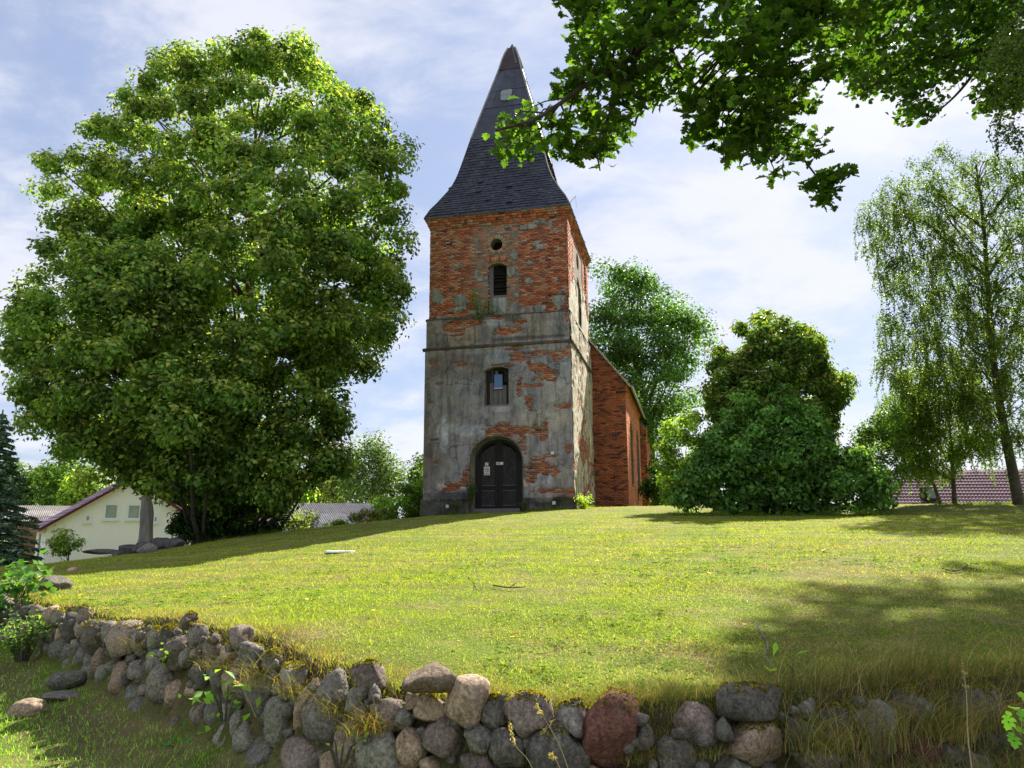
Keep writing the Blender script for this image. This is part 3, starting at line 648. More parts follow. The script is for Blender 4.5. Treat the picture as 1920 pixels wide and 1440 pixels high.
# ledges (string courses), uneven strips that follow the wall round the corner
def ledge(name, z, h, pr, y, hx_, mat=MORTAR, col=(1, 1, 1)):
    n = 70; prof = [(0, -h * .8), (pr * .45, -h * .55), (pr, -h * .2), (pr * 1.02, .0), (pr * .6, h * .3), (-.12, h * .45)]
    V = []; F = []; xs = list(np.linspace(-hx_ - pr, hx_ + pr, n))
    for i, x in enumerate(xs):
        for (p, q) in prof:
            k = 1 + .35 * nz(x, z, 2.5, 71.); V.append((x, y - p * k, z + q + .02 * nz(x, q, 3, 72.)))
    m = len(prof)
    for i in range(n - 1):
        for k in range(m - 1): F.append((i * m + k, (i + 1) * m + k, (i + 1) * m + k + 1, i * m + k + 1))
    b = len(V); ys = np.linspace(y - pr, TD, 60)
    for sgn in (1, -1):
        b = len(V)
        for i, yy in enumerate(ys):
            for (p, q) in prof:
                k = 1 + .35 * nz(yy + 9 * sgn, z, 2.5, 73.); V.append((sgn * (hx_ + p * k), yy, z + q + .02 * nz(yy, q, 3, 74.)))
        for i in range(len(ys) - 1):
            for k in range(m - 1): F.append((b + i * m + k, b + (i + 1) * m + k, b + (i + 1) * m + k + 1, b + i * m + k + 1))
    c = np.array([pcol_l(v) for v in V])
    return mobj(name, np.array(V), np.array(F), mat, tower, c, True)
def pcol_l(v):
    k = nz(v[0], v[2], 3, 80.); return np.array((.13, .12, .115)) * (1 + .6 * k) if k > -.25 else np.array((.28, .08, .05))
ledge('string_course', Z2 + .03, .13, .10, 0, hx, PLASTER)
ledge('string_course', Z1 + .0, .10, .05, .02, hx - .05, PLASTER)
core2 = MB(); core2.box(-hx + .05, hx - .05, .045, SB + .3, Z2 - .05, Z1 - .03); core2.box(hx - .3, hx - .045, .05, TD - .1, Z2 - .05, Z1 - .03)
core2.box(-hx + .045, -hx + .3, .05, TD - .1, Z2 - .05, Z1 - .03)
core2.build('attic_core', MORTAR, tower)
# joints between lesenes as thin grooves are the steps of the bricks; mortar fields behind them
# ---- bricks as objects: 300 that show largest, the others joined
def brick_objs(B, n, cond, parent, name='brick'):
    V = np.array(B.V); cen = V[:, :4].mean(1); ok = np.array([cond(c) for c in cen]); W_ = V[:, 1, 0] - V[:, 0, 0]
    idx = [i for i in np.argsort(-np.abs(W_)) if ok[i]]; idx = list(np.array(idx)[np.linspace(0, len(idx) - 1, min(n, len(idx))).astype(int)]) if len(idx) > n else idx
    base = []
    for i in range(12):
        j = lambda: rng.uniform(-.004, .004)
        v = [(-.125 + j(), j(), -.0355 + j()), (.125 + j(), j(), -.0355 + j()), (.125 + j(), j(), .0355 + j()), (-.125 + j(), j(), .0355 + j()), (-.125, .06, -.0355), (.125, .06, -.0355), (.125, .06, .0355), (-.125, .06, .0355)]
        me = fast_mesh('brick', np.array(v), B.FACES, np.array(bcol())[None].repeat(8, 0)); me.materials.append(BRICK); base.append(me)
    use = []
    for i in idx:
        if abs(V[i, 1, 0] - V[i, 0, 0]) < .23: continue
        o = bpy.data.objects.new(name, base[int(rng.integers(0, 12))]); C.collection.objects.link(o); o.parent = parent
        c = cen[i] - np.array([0, 0, ZB]); o.location = tuple(c); use.append(i)
    rest = np.setdiff1d(np.arange(len(V)), use); return rest
rest = brick_objs(BU, 300, lambda c: c[2] > Z1 + .3 and c[2] < CZ0 and abs(c[0]) < 2.9 and c[1] < .3, tower)
tag(BU.mesh('bricks', tower, rest), kind='stuff'); tag(BL.mesh('bricks', tower), kind='stuff'); tag(BSd.mesh('bricks', tower), kind='stuff')
# ---- door
dm_ = (dl + dr) / 2; hw = (dr - dl) / 2
fr = MB()   # plastered splayed arch surround and inner dark frame
def archpts(k, n=20): 
    return [(dm_ - hw * k, dz0 - .2)] + [(dm_ + hw * k * cos(t), dzs + (dzt - dzs) * (1 - (1 - k) * 1.0) * sin(t)) for t in np.linspace(pi, 0, n + 1)] + [(dm_ + hw * k, dz0 - .2)]
def strip(mb, A, ya, B_, yb, col=(1, 1, 1)):
    n = len(A); V = [(p[0], ya, p[1]) for p in A] + [(p[0], yb, p[1]) for p in B_]; mb.add(V, [(i, i + 1, n + i + 1, n + i) for i in range(n - 1)], col)
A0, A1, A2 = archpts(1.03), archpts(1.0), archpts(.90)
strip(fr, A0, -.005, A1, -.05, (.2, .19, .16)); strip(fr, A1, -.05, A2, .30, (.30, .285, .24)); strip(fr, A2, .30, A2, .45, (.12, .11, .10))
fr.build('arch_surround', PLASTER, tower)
door = MB(); A3 = archpts(.90); A4 = archpts(.80); strip(door, A3, .34, A4, .34); strip(door, A4, .34, A4, .44); fo = door
th_z = c2(500, 1300)[1]
door_o = fo.build('door', WOOD_DK, church)
IL, IR = dm_ - hw * .80, dm_ + hw * .80
def inner_top(x):   # top of the inner arch at x
    k = .80; t = min(max((x - dm_) / (hw * k), -1), 1); return dzs + (dzt - dzs) * k * sqrt(1 - t * t)
back = MB(); back.prism([(p[0], p[1]) for p in archpts(.82)], .44, .47); back.build('back_boards', DARK, door_o)  # near-black backing, shade of the gaps between boards put into its colour
st = MB()
zr = [c2(500, 1283)[1], c2(500, 1195)[1], c2(500, 1172)[1]]
for x0, x1 in ((IL, IL + .16), (dm_ - .17, dm_ - .006), (dm_ + .006, dm_ + .17), (IR - .16, IR)):
    st.prism([(x0, th_z), (x1, th_z), (x1, inner_top(x1) if x1 > IL + .01 else dzs), (x0, inner_top(x0))], .395, .44)
for z0_, z1_ in ((th_z, zr[0]), (zr[1] - .02, zr[2] + .02)):
    st.box(IL + .16, dm_ - .17, .40, .44, z0_, z1_); st.box(dm_ + .17, IR - .16, .40, .44, z0_, z1_)
st.build('door_stiles', WOOD_DK, door_o)
mo = MB()
for (x0, x1) in ((IL + .16, dm_ - .17), (dm_ + .17, IR - .16)):
    for z_ in (zr[0] + .0, zr[1] - .03, zr[2] + .02): mo.box(x0, x1, .375, .40, z_, z_ + .022)
mo.build('door_moulding', WOOD_GR, door_o)
def clip_poly(poly, a, b, c):   # keep a*x+b*y<=c
    o = []; n = len(poly)
    for i in range(n):
        p, q = poly[i], poly[(i + 1) % n]; dp, dq = a * p[0] + b * p[1] - c, a * q[0] + b * q[1] - c
        if dp <= 0: o.append(p)
        if (dp < 0 < dq) or (dq < 0 < dp): t = dp / (dp - dq); o.append((p[0] + (q[0] - p[0]) * t, p[1] + (q[1] - p[1]) * t))
    return o
def chevron(x0, x1, z0_, z1_, sgn, topf=None):
    s_ = sqrt(.5); w_ = .088
    for k in range(-80, 120):
        a, b = sgn * s_, -s_   # stripes along direction (1, sgn)
        lo = k * w_; ref = a * x0 + b * z0_
        if topf: P_ = [(x0, z0_), (x1, z0_)] + [(x, topf(x)) for x in np.linspace(x1, x0, 7)]
        else: P_ = [(x0, z0_), (x1, z0_), (x1, z1_), (x0, z1_)]
        q = clip_poly(P_, a, b, ref + lo + w_ - .032)
        if len(q) > 2: q = clip_poly(q, -a, -b, -(ref + lo))
        if len(q) > 2:
            ar = abs(sum(q[i][0] * q[(i + 1) % len(q)][1] - q[(i + 1) % len(q)][0] * q[i][1] for i in range(len(q)))) / 2
            if ar > .0008:
                m = MB(); m.prism(q, .405 + rng.uniform(0, .006), .437); m.build('board', WOOD_DOOR, door_o)
for (x0, x1, sg) in ((IL + .165, dm_ - .175, 1), (dm_ + .175, IR - .165, -1)):
    chevron(x0, x1, zr[0] + .025, zr[1] - .035, sg); chevron(x0, x1, zr[2] + .045, None, sg, lambda x: inner_top(x) - .13)
sl = MB(); sl.box(dl + .12, dr - .14, -.02, .5, th_z - .13, th_z - .004); sl.build('threshold', WOOD_GR, door_o)
sl = MB(); sl.box(dl + .1, dr - .1, -.10, .3, dz0 - .35, th_z - .13); sl.build('sill_stone', MORTAR, door_o)
def plate(x0, x1, z0_, z1_, y, name, par, mat=WHITE, th=.008):
    m = MB(); m.box(x0, x1, y - th, y, z0_, z1_); return m.build(name, mat, par)
def c3(x, y, yl=.37): return fp(870 + x / 8, 800 + y / 8, yl)
x0, z1_ = c3(300, 600); x1, z0_ = c3(388, 728); nt_ = plate(x0, x1, z0_, z1_, .368, 'notice', door_o); nt_['label'] = 'white paper notice with a red ring sign'
xc, zc = c3(345, 648); m = MB(); r1, r2 = (x1 - x0) * .36, (x1 - x0) * .27; n = 20
V = [(xc + r * cos(2 * pi * k / n), .3585, zc + r * sin(2 * pi * k / n)) for r in (r1, r2) for k in range(n)]; m.add(V, [(k, (k + 1) % n, n + (k + 1) % n, n + k) for k in range(n)])
m.beam((xc - r2 * .7, .3585, zc + r2 * .7), (xc + r2 * .7, .3585, zc - r2 * .7), .018, .001, up=(0, 1, 0)); m.build('red_ring', REDP, nt_)
m = MB(); m.prism([(xc - .03, zc), (xc + .02, zc + .045), (xc + .035, zc - .04)], .3572, .3595)
for k in range(4): m.box(x0 + .025, x1 - .03 - .02 * (k % 2), .3572, .3595, z0_ + .02 + k * .022, z0_ + .027 + k * .022)
m.build('notice_print', BLACK, nt_)
x0, z1_ = c3(318, 540); x1, z0_ = c3(366, 585); p2 = plate(x0, x1, z0_, z1_, .368, 'notice', door_o); p2['label'] = 'small white square label'
def glyph(m, s, x, z, h, y, wd=None):
    """tiny stroke letters in (x,z)"""
    G = {'2': [((0, .8), (.5, 1)), ((.5, 1), (1, .8)), ((1, .8), (0, 0)), ((0, 0), (1, 0))], 'P': [((0, 0), (0, 1)), ((0, 1), (1, .9)), ((1, .9), (1, .55)), ((1, .55), (0, .5))], 'N': [((0, 0), (0, 1)), ((0, 1), (1, 0)), ((1, 0), (1, 1))],
         'E': [((0, 0), (0, 1)), ((0, 1), (1, 1)), ((0, .5), (.8, .5)), ((0, 0), (1, 0))], '-': [((0, .5), (1, .5))]}
    for i, ch in enumerate(s):
        for a, b in G[ch]: m.beam((x + i * h * .85 + a[0] * h * .55, y, z + a[1] * h), (x + i * h * .85 + b[0] * h * .55, y, z + b[1] * h), h * .16, .002, up=(0, 1, 0))
m = MB(); glyph(m, '2', (x0 + x1) / 2 - .02, z0_ + .03, .07, .3585); m.build('notice_print', BLACK, p2)
x0, z1_ = c3(484, 530, .39); x1, z0_ = c3(592, 572, .39); m = MB(); m.prism([(x0, z0_ + .01), (x0 + .06, z0_), (x1 - .03, z0_ + .005), (x1, z0_ + .03), (x1 - .02, z1_), (x0 + .12, z1_ - .015), (x0 + .05, z1_), (x0, z1_ - .01)], .38, .386)
p3 = m.build('paper_strip', WHITE, door_o); m = MB(); glyph(m, 'PNE', x0 + .03, z0_ + .02, .065, .378); m.build('notice_print', BLACK, p3)
for nm, (x, y), s_ in (('marker_plate', (827, 987), '-'), ('marker_plate', (836, 1268), '-'), ('marker_plate', (237, 1287), '-')):
    yl = -.04 if y < 1200 else -.13; xx, zz = c2(x, y, yl); o = plate(xx - .065, xx + .065, zz - .07, zz + .06, yl, nm, church, th=.02)
    m = MB(); glyph(m, s_, xx - .03, zz - .03, .05, yl - .0215); m.build('plate_print', BLACK, o)
# ---- middle window
WX0, WX1 = wl, wr_
m = MB(); nP = 6; pw = (WX1 - WX0 + .1) / nP
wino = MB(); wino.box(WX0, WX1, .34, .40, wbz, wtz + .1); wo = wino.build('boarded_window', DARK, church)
for k in range(nP):
    x = WX0 - .05 + k * pw; top = wtz + .1 if k not in (3, 4) else c2(0, 640)[1]
    if k in (0, 5): top = wtz + .1
    b_ = MB(); b_.box(x + .008, x + pw - .008, .25 + rng.uniform(0, .02), .30, wbz + .02, (top if k not in (3, 4) else c2(0, 628)[1]) - rng.uniform(0, .02)); b_.build('board', WOOD_GR if k not in (0, 5) else WOOD_DK, wo)
hd = MB(); hd.box(WX0, WX1, .22, .26, c2(0, 548)[1], wtz + .12); hd.box(WX0, c2(498, 0)[0], .22, .245, c2(0, 610)[1], c2(0, 548)[1]); hd.box(c2(548, 0)[0], WX1, .22, .245, c2(0, 610)[1], c2(0, 548)[1]); hd.build('dark_boards', WOOD_DK, wo)
px0, pz1 = c2(500, 548, .2); px1, pz0 = c2(546, 621, .2); m = MB(); m.box(px0, px1, .2, .215, pz0, pz1); m.build('blue_pane', BLUEP, wo)
m = MB(); m.box(px0 - .015, px1 + .015, .185, .215, pz0 - .03, pz0); m.build('pane_sill', WHITE, wo)
m = MB(); m.box(px0 - .09, px0 - .075, .19, .21, c2(0, 690)[1], c2(0, 530)[1]); m.build('lath', WOOD_GR, wo)
m = MB(); m.prism([(WX0 - .03, wbz - .08), (WX1 + .02, wbz - .04), (WX1 + .02, wbz + .04), (WX0 - .03, wbz + .02)], -.03, .3); m.build('window_sill', MORTAR, wo)
# ---- belfry opening with louvres
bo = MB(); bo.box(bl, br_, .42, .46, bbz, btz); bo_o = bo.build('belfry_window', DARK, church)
lz0 = c2(0, 150, SB)[1]
for k in range(8):
    z = lz0 + .1 + k * (btz - .3 - lz0) / 8
    if k == 4: continue
    m = MB(); M_ = Matrix.Translation(((bl + br_) / 2, .40, z)) @ Matrix.Rotation(R(35), 4, 'X'); m.box(-(br_ - bl) / 2 + .1, (br_ - bl) / 2 - .04, -.08, .08, -.01, .01, M=M_); m.build('slat', WOOD_DK, bo_o)
m = MB(); m.box(bl + .0, bl + .13, .30, .40, bbz + .2, btz + .05); m.box(bl + .13, bl + .2, .33, .40, bbz + .3, btz + .05); m.build('window_frame', WOOD_GR, bo_o)
m = MB(); m.box(bl + .06, br_, .2, .42, bbz, lz0 - .02, col=(.40, .41, .45)); m.build('sill_block', PLASTER, bo_o)
m = MB(); m.box(bl + .1, br_, .26, .42, lz0 - .02, lz0 + .12); m.build('sill_board', WOOD_GR, bo_o)
# ---- spire
TC = (0, TD / 2)
LEVPX = [(109, 1030), (145, 1000), (180, 967), (212, 932), (242, 900), (266, 868), (285, 835), (301, 800), (317, 757), (334, 710), (352, 658), (372, 602), (413, 500), (441, 430), (483, 325), (527, 215), (545, 160), (560, 125), (580, 92), (597, 68)]
def spire_lv(px, py):
    d = ray(px, py); o = np.array([0, 0, EYE]); dl_ = np.array([d[:2] @ ca, d[:2] @ cb, d[2]]); ol = w2l(o)
    k = TD / TW   # plane: y - TD/2 = k * x
    t = (TD / 2 + k * ol[0] - ol[1]) / (dl_[1] - k * dl_[0]); p = ol + dl_ * t; return -p[0], p[2]
LEV = [spire_lv(760 + x / 3, 60 + y / 3) for x, y in LEVPX]
LEV[0] = (LEV[0][0], ZT + .0)
print('LEV', [(round(a, 2), round(b, 2)) for a, b in LEV])
kk = TD / TW
sp_b = MB()
for i in range(len(LEV) - 1):
    (h0, z0_), (h1, z1_) = LEV[i], LEV[i + 1]; h1 = max(h1, .02)
    V = [(sx * h, TD / 2 + sy * h * kk, z) for h, z in ((h0 - .03, z0_), (h1 - .03 if h1 > .1 else h1 * .6, z1_)) for sx, sy in ((-1, -1), (1, -1), (1, 1), (-1, 1))]
    sp_b.add(V, [(0, 1, 5, 4), (1, 2, 6, 5), (2, 3, 7, 6), (3, 0, 4, 7)], (.05, .05, .062))
sp_b.add([(-LEV[0][0], TD / 2 - LEV[0][0] * kk, ZT - .001), (LEV[0][0], TD / 2 - LEV[0][0] * kk, ZT - .001), (LEV[0][0], TD / 2 + LEV[0][0] * kk, ZT - .001), (-LEV[0][0], TD / 2 + LEV[0][0] * kk, ZT - .001)], [(0, 1, 2, 3)], (.05, .04, .035))
spire = sp_b.build('spire_roof', SLATE, church)
zz_ = np.array([z for h, z in LEV]); hh_ = np.array([h for h, z in LEV])
def hz(z): return np.interp(z, zz_, hh_)
def slate_pt(face, s_, z, out=0.):   # s_ in -1..1 along the face
    h = hz(z) + out
    return {0: (s_ * h, TD / 2 - h * kk, z), 1: (h, TD / 2 + s_ * h * kk, z), 2: (-s_ * h, TD / 2 + h * kk, z), 3: (-h, TD / 2 - s_ * h * kk, z)}[face]
sm = MB(); ZS = LEV[11][1]
for face in range(4):
    z = ZT - .02; r = 0
    while z < ZS:
        slope = (hz(z + .1) - hz(z)) / .1; dz = .17 / sqrt(1 + slope * slope); wd = 2 * hz(z) * (kk if face % 2 else 1); n = max(2, int(wd / .27)); off = (r % 2) * .5
        for i in range(-1, n + 1):
            a, b = (i + off) / n * 2 - 1, (i + 1 + off) / n * 2 - 1; a, b = max(a, -1), min(b, 1)
            if b - a < .01: continue
            g = .5 * .012 / hz(z); zt_ = min(z + dz * 1.25, ZS + .1); o1, o2 = .03 + rng.uniform(0, .02), .004
            if rng.random() < .015: o1 += .05
            c = rng.uniform(.75, 1.25) * np.array((.045, .05, .07)); c = c * (1, 1, 1 + rng.uniform(-.1, .15))
            zj = z - rng.uniform(0, .025)
            V = [slate_pt(face, a + g, zj, o1), slate_pt(face, b - g, zj + rng.uniform(-.012, .012), o1), slate_pt(face, b - g, zt_, o2), slate_pt(face, a + g, zt_, o2), slate_pt(face, a + g, zj, o1 - .012), slate_pt(face, b - g, zj, o1 - .012)]
            sm.add(V, [(0, 1, 2, 3), (4, 5, 1, 0)], tuple(c))
        z += dz; r += 1
tag(sm.build('slates', SLATE, spire), kind='stuff')
# felt sheets above, big panels with lapped joints
bands = [LEV[11][1], LEV[13][1], LEV[14][1] - .1, LEV[15][1], LEV[18][1]]
for face in range(4):
    for bi in range(4):
        za, zb_ = bands[bi], bands[bi + 1]
        cuts = [-1, -.62, .05, .7, 1] if bi < 2 else ([-1, -.55, .35, 1] if bi == 2 else [-1, 1])
        for i in range(len(cuts) - 1):
            a, b = cuts[i], cuts[i + 1]; m = MB(); n = 3; V = []; o1 = .028 + .008 * ((i + bi) % 2)
            for q in range(n + 1):
                z = za + (zb_ - za) * q / n - (.05 if q == 0 else 0)
                V += [slate_pt(face, a + .004, z, o1 * (1 - q / n * .6)), slate_pt(face, b - .004, z, o1 * (1 - q / n * .6))]
            c = np.array((.055, .062, .092)) * rng.uniform(.85, 1.15) if bi < 3 else np.array((.045, .03, .038))
            m.add(V, [(2 * q, 2 * q + 1, 2 * q + 3, 2 * q + 2) for q in range(n)], tuple(c)); m.build('felt_panel', SLATE, spire)
# hip flashings: thin lead strips along the four edges
m = MB()
for sx, sy in ((-1, -1), (1, -1), (1, 1), (-1, 1)):
    m = MB(); P_ = [(sx * (hz(z) + .02), TD / 2 + sy * (hz(z) + .02) * kk, z) for z in zz_[11:19]]; m.tube(P_, .045, 6); m.build('hip_flashing', LEAD, spire)
m = MB(); P_ = [(sx * (hz(z) + .02), TD / 2 + sy * (hz(z) + .02) * kk, z) for z in zz_[:12] for sx, sy in ((1, -1),)]; m.tube(P_, .03, 5, (.05, .05, .06)); m.build('hip_slates', LEAD, spire); m = MB()
P_ = [(-(hz(z) + .02), TD / 2 - (hz(z) + .02) * kk, z) for z in zz_[:12]]; m.tube(P_, .03, 5, (.05, .05, .06)); m.build('hip_slates', SLATE, spire)
# broken tip: loose boards
hz_t = LEV[17]; m = MB()
m.beam(slate_pt(0, .6, LEV[16][1] - .35, .05), slate_pt(0, .1, LEV[18][1] + .12, .06), .05, .02); m.beam(slate_pt(1, -.7, LEV[15][1], .05), slate_pt(1, -.3, LEV[18][1] + .05, .05), .07, .02); m.build('loose_board', WOOD_GR, spire)
# skylight hatch
x, z = 0, 0
d = []
for (cx_, cy_) in ((537, 392), (592, 388), (606, 328), (540, 338)):
    dd = ray(760 + cx_ / 3, 60 + cy_ / 3); o = np.array([0, 0, EYE]); dl_ = np.array([dd[:2] @ ca, dd[:2] @ cb, dd[2]]); ol = w2l(o)
    za, zb_ = LEV[13][1], LEV[15][1]; ha, hb = hz(za), hz(zb_); # plane through front face
    A_ = np.array([0, TD / 2 - ha * kk, za]); B_ = np.array([0, TD / 2 - hb * kk, zb_]); e1 = np.array([1., 0, 0]); e2 = B_ - A_; nn_ = unit(np.cross(e1, e2)); t = ((A_ - ol) @ nn_) / (dl_ @ nn_); d.append(ol + dl_ * t)
nn_ = nn_ if nn_[1] < 0 else -nn_; cen = sum(d) / 4
def rrect(q, k=.2):
    o = []
    for i in range(4):
        p0, p1, p2_ = q[i - 1], q[i], q[(i + 1) % 4]; o += [p1 + (p0 - p1) * k, p1 + (p0 - p1) * k * .3 + (p2_ - p1) * k * .3, p1 + (p2_ - p1) * k]
    return o
m = MB(); q = rrect(d, .16); n = len(q); V = [p + nn_ * .10 for p in q] + [p - nn_ * .02 for p in q]; m.add(V, [tuple(range(n))] + [(i, (i + 1) % n, n + (i + 1) % n, n + i) for i in range(n)]); ho = m.build('roof_hatch', METAL, spire)
m = MB(); q = rrect([cen + (p - cen) * .86 for p in d], .12); V = [p + nn_ * .104 for p in q]; m.add(V, [tuple(range(n))]); m.build('hatch_pane', simple('milky_pane', (.16, .19, .23), (.24, .27, .32), 3, .35, .02, .001, .5), ho)
m = MB(); m.beam((d[0] + d[1]) / 2 + nn_ * .108, (d[2] + d[3]) / 2 + nn_ * .108, .02, .01); m.beam((d[0] + d[3]) / 2 + nn_ * .108, (d[1] + d[2]) / 2 + nn_ * .108, .02, .01, up=tuple(nn_)); m.build('hatch_bar', METAL, ho)
# eaves board and wavy gutter edge
m = MB(); h = LEV[0][0]
for sy in (-1,):
    m.box(-h + .0, h - .0, TD / 2 - h * kk - .02, TD / 2 - h * kk + .03, ZT - .06, ZT + .012)
m.box(h - .03, h + .02, TD / 2 - h * kk, TD / 2 + h * kk, ZT - .06, ZT + .012); m.box(-h - .02, -h + .03, TD / 2 - h * kk, TD / 2 + h * kk, ZT - .06, ZT + .012)
m.build('eaves_board', WOOD_GR, spire)
m = MB(); m.beam((h, TD / 2 - h * kk, ZT + .02), (h + .28, TD / 2 - h * kk - .1, ZT + .28), .015, .015); m.beam((h + .28, TD / 2 - h * kk - .1, ZT + .28), (h + .3, TD / 2 - h * kk - .1, ZT - .25), .012, .012); m.build('lightning_rod', METAL, spire)
# ================================================================ nave
NY = TD - .15
nxr = fp(1180, 952, NY)[0]; nze = fp(1180, 716, NY)[1]; nzv = fp(1104, 640, NY)[1]; nxv = fp(1104, 640, NY)[0]
nbz = 2.0
def ys(px): return sp(px, 900, nxr)[0]
NL = ys(1212); print('nave', nxr, nze, nxv, nzv, NL, NY)
slope = (nzv - nze) / (nxr - nxv); NLEN = 12.0; ridge = nze + slope * nxr
lan = []
for a, b, t, bo2 in ((1184.5, 1189.5, 796, 908), (1196.0, 1200.5, 812, 915)):
    y0_, y1_ = ys(a), ys(b); zt_ = sp((a + b) / 2, t, nxr)[1]; zb_ = sp((a + b) / 2, bo2, nxr)[1]; lan.append((y0_, y1_, zb_, zt_)); 
print('lan', lan)
if True:
    wdt = 1.0; 
    y1a = lan[0][0]; lan = [(lan[0][0], lan[0][1], lan[0][2], lan[0][3]), (lan[1][0], lan[1][1], lan[1][2], lan[1][3])]
LH = [[(a, zb), (b, zb), (b, zt - .45), ((a + b) / 2 + (b - a) * .25, zt - .15), ((a + b) / 2, zt), ((a + b) / 2 - (b - a) * .25, zt - .15), (a, zt - .45)] for a, b, zb, zt in lan]
nv = MB()
nv.add([(-nxr + e, NY + e, nbz), (nxr - e, NY + e, nbz), (nxr - e, NY + e, nze), (0, NY + e, ridge), (-nxr + e, NY + e, nze)], [(0, 1, 2, 3, 4)])
wall_with_holes(nv, [(NY + e, nbz), (NL, nbz), (NL, nze), (NY + e, nze)], LH, e, .3, tf=lambda u, y, z: (nxr - y, u, z))
nv.add([(-nxr, NY, nbz), (-nxr, NL, nbz), (-nxr, NL, nze), (-nxr, NY, nze)], [(0, 1, 2, 3)]); nv.add([(-nxr, NL, nbz), (nxr, NL, nbz), (nxr, NL, nze), (0, NL, ridge), (-nxr, NL, nze)], [(0, 1, 2, 3, 4)])
nave = nv.build('nave_wall', MORTAR, church)
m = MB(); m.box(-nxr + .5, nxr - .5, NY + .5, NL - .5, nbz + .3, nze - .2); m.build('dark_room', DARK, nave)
BN = Bricks()
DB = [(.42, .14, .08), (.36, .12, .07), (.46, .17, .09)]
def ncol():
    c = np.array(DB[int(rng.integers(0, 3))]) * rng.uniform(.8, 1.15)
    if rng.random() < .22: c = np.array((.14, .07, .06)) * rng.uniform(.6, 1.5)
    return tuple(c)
def sunlit_col(): c = np.array(((.58, .22, .12), (.52, .19, .10), (.62, .27, .15))[int(rng.integers(0, 3))]) * rng.uniform(.8, 1.15); return tuple(c)  # brighter side bricks, the sunlight on them is put into the colour
lay(BN, hx - .5, nxr, nbz, nze + .6, NY, ident, lambda u, z: z < nze + (nxr - u) * slope - .05, colf=ncol)
for xx in np.arange(hx - .5, nxr, .001)[:0]: pass
lay(BN, hx - .5, nxr, nze + .6, ridge, NY, ident, lambda u, z: z < nze + (nxr - u) * slope - .05, colf=ncol)
for i, (a, b, pr) in enumerate(((-.62, -.54, .03), (-.53, -.44, .06))): lay(BN, hx - .1, nxr + pr, nze + a, nze + b, NY - pr, ident, bh=b - a, colf=ncol)
sideN = lambda u, y, z: (nxr - y, u, z)
lay(BN, NY, NL, nbz, nze - .3, 0., sideN, lambda u, z: not inh(u, z, LH, .04), colf=sunlit_col)
for i, (a, b, pr) in enumerate(((-.3, -.22, .04), (-.215, -.13, .08), (-.125, -.02, .13))): lay(BN, NY, NL, nze + a, nze + b, -pr, sideN, bh=b - a, colf=sunlit_col)
tag(BN.mesh('bricks', nave), kind='stuff')
# buttress at the far end
m = MB(); by0 = ys(1203); by1 = NL + .05
BB = Bricks(); bp = .42
lay(BB, nxr, nxr + bp, nbz, nze - .9, by0, ident, colf=ncol); lay(BB, by0, by1, nbz, nze - .9, 0, lambda u, y, z: (nxr + bp - y, u, z), colf=sunlit_col)
m.box(nxr - .05, nxr + bp - .02, by0 + .02, by1, nbz, nze - .9); m.add([(nxr, by0, nze - .9), (nxr + bp, by0, nze - .9), (nxr, by0, nze - .35), (nxr, by1, nze - .9), (nxr + bp, by1, nze - .9), (nxr, by1, nze - .35)], [(0, 1, 2), (1, 4, 5, 2), (3, 5, 4)])
bt = m.build('buttress', MORTAR, nave); tag(BB.mesh('bricks', bt), kind='stuff')
for a, b, zb, zt in lan:
    m = MB(); m.box(nxr - .29, nxr - .25, a, b, zb, zt); wn = m.build('lancet_window', GLASS, nave)
    m = MB()
    for k in range(1, 4): m.box(nxr - .25, nxr - .22, a, b, zb + (zt - zb) * k / 4 - .015, zb + (zt - zb) * k / 4 + .015)
    m.box(nxr - .25, nxr - .22, (a + b) / 2 - .012, (a + b) / 2 + .012, zb, zt - .1); m.build('glazing_bar', METAL, wn)
    m = MB(); m.box(nxr - .25, nxr + .07, a - .08, b + .08, zb - .09, zb - .01); m.build('window_sill', BRICK if False else MORTAR, wn)
# nave roof: tiles in courses
rf = MB(); oh = .28
def rp(x, y, s_=1, up_=0.): return (s_ * x, y, ridge - slope * x + .10 + up_)
for s_ in (1, -1):
    V = [rp(0, NY - .18, s_), rp(nxr + oh, NY - .18, s_), rp(nxr + oh, NL + .3, s_), rp(0, NL + .3, s_)]; V += [(p[0], p[1], p[2] - .09) for p in V]
    rf.add(V, [(0, 1, 2, 3), (7, 6, 5, 4), (0, 4, 5, 1), (1, 5, 6, 2), (2, 6, 7, 3)])
nroof = rf.build('nave_roof', WOOD_DK, church)
tl_ = MB(); n = int((nxr + oh) / .3)
for s_ in (1, -1):
    for r in range(n):
        x0, x1 = r * (nxr + oh) / n, (r + 1) * (nxr + oh) / n + .03; y = NY - .2
        while y < NL + .3:
            c = np.array((.26, .13, .10)) * rng.uniform(.6, 1.3); V = [rp(x0, y, s_, .02), rp(x1, y, s_, .07), rp(x1, y + .2, s_, .07), rp(x0, y + .2, s_, .02), rp(x1, y, s_, .04), rp(x1, y + .2, s_, .04), rp(x0, y, s_, 0.)]
            tl_.add(V, [(0, 1, 2, 3), (1, 4, 5, 2), (0, 6, 4, 1)], tuple(c)); y += .215
tag(tl_.build('roof_tiles', SLATE, nroof), kind='stuff')
m = MB()   # mortared verge along the west gable, pale and ragged
for k in range(26):
    x = nxr + oh - k * .22
    if x < 1.5: break
    M_ = rp(x, NY - .2, 1, .0); m.beam(rp(x, NY - .2, 1, -.02), rp(x - .2, NY - .2, 1, -.02), .10, .09)
m.build('verge_tiles', simple('verge_mortar', (.30, .26, .24), (.5, .46, .42), 8, .9), nroof)
m = MB(); m.tube([(nxr + oh + .05, NY - .2, nze + .0 - slope * oh + .08), (nxr + oh + .05, NL + .3, nze - slope * oh + .08)], .07, 8); m.build('gutter', METAL, nroof)
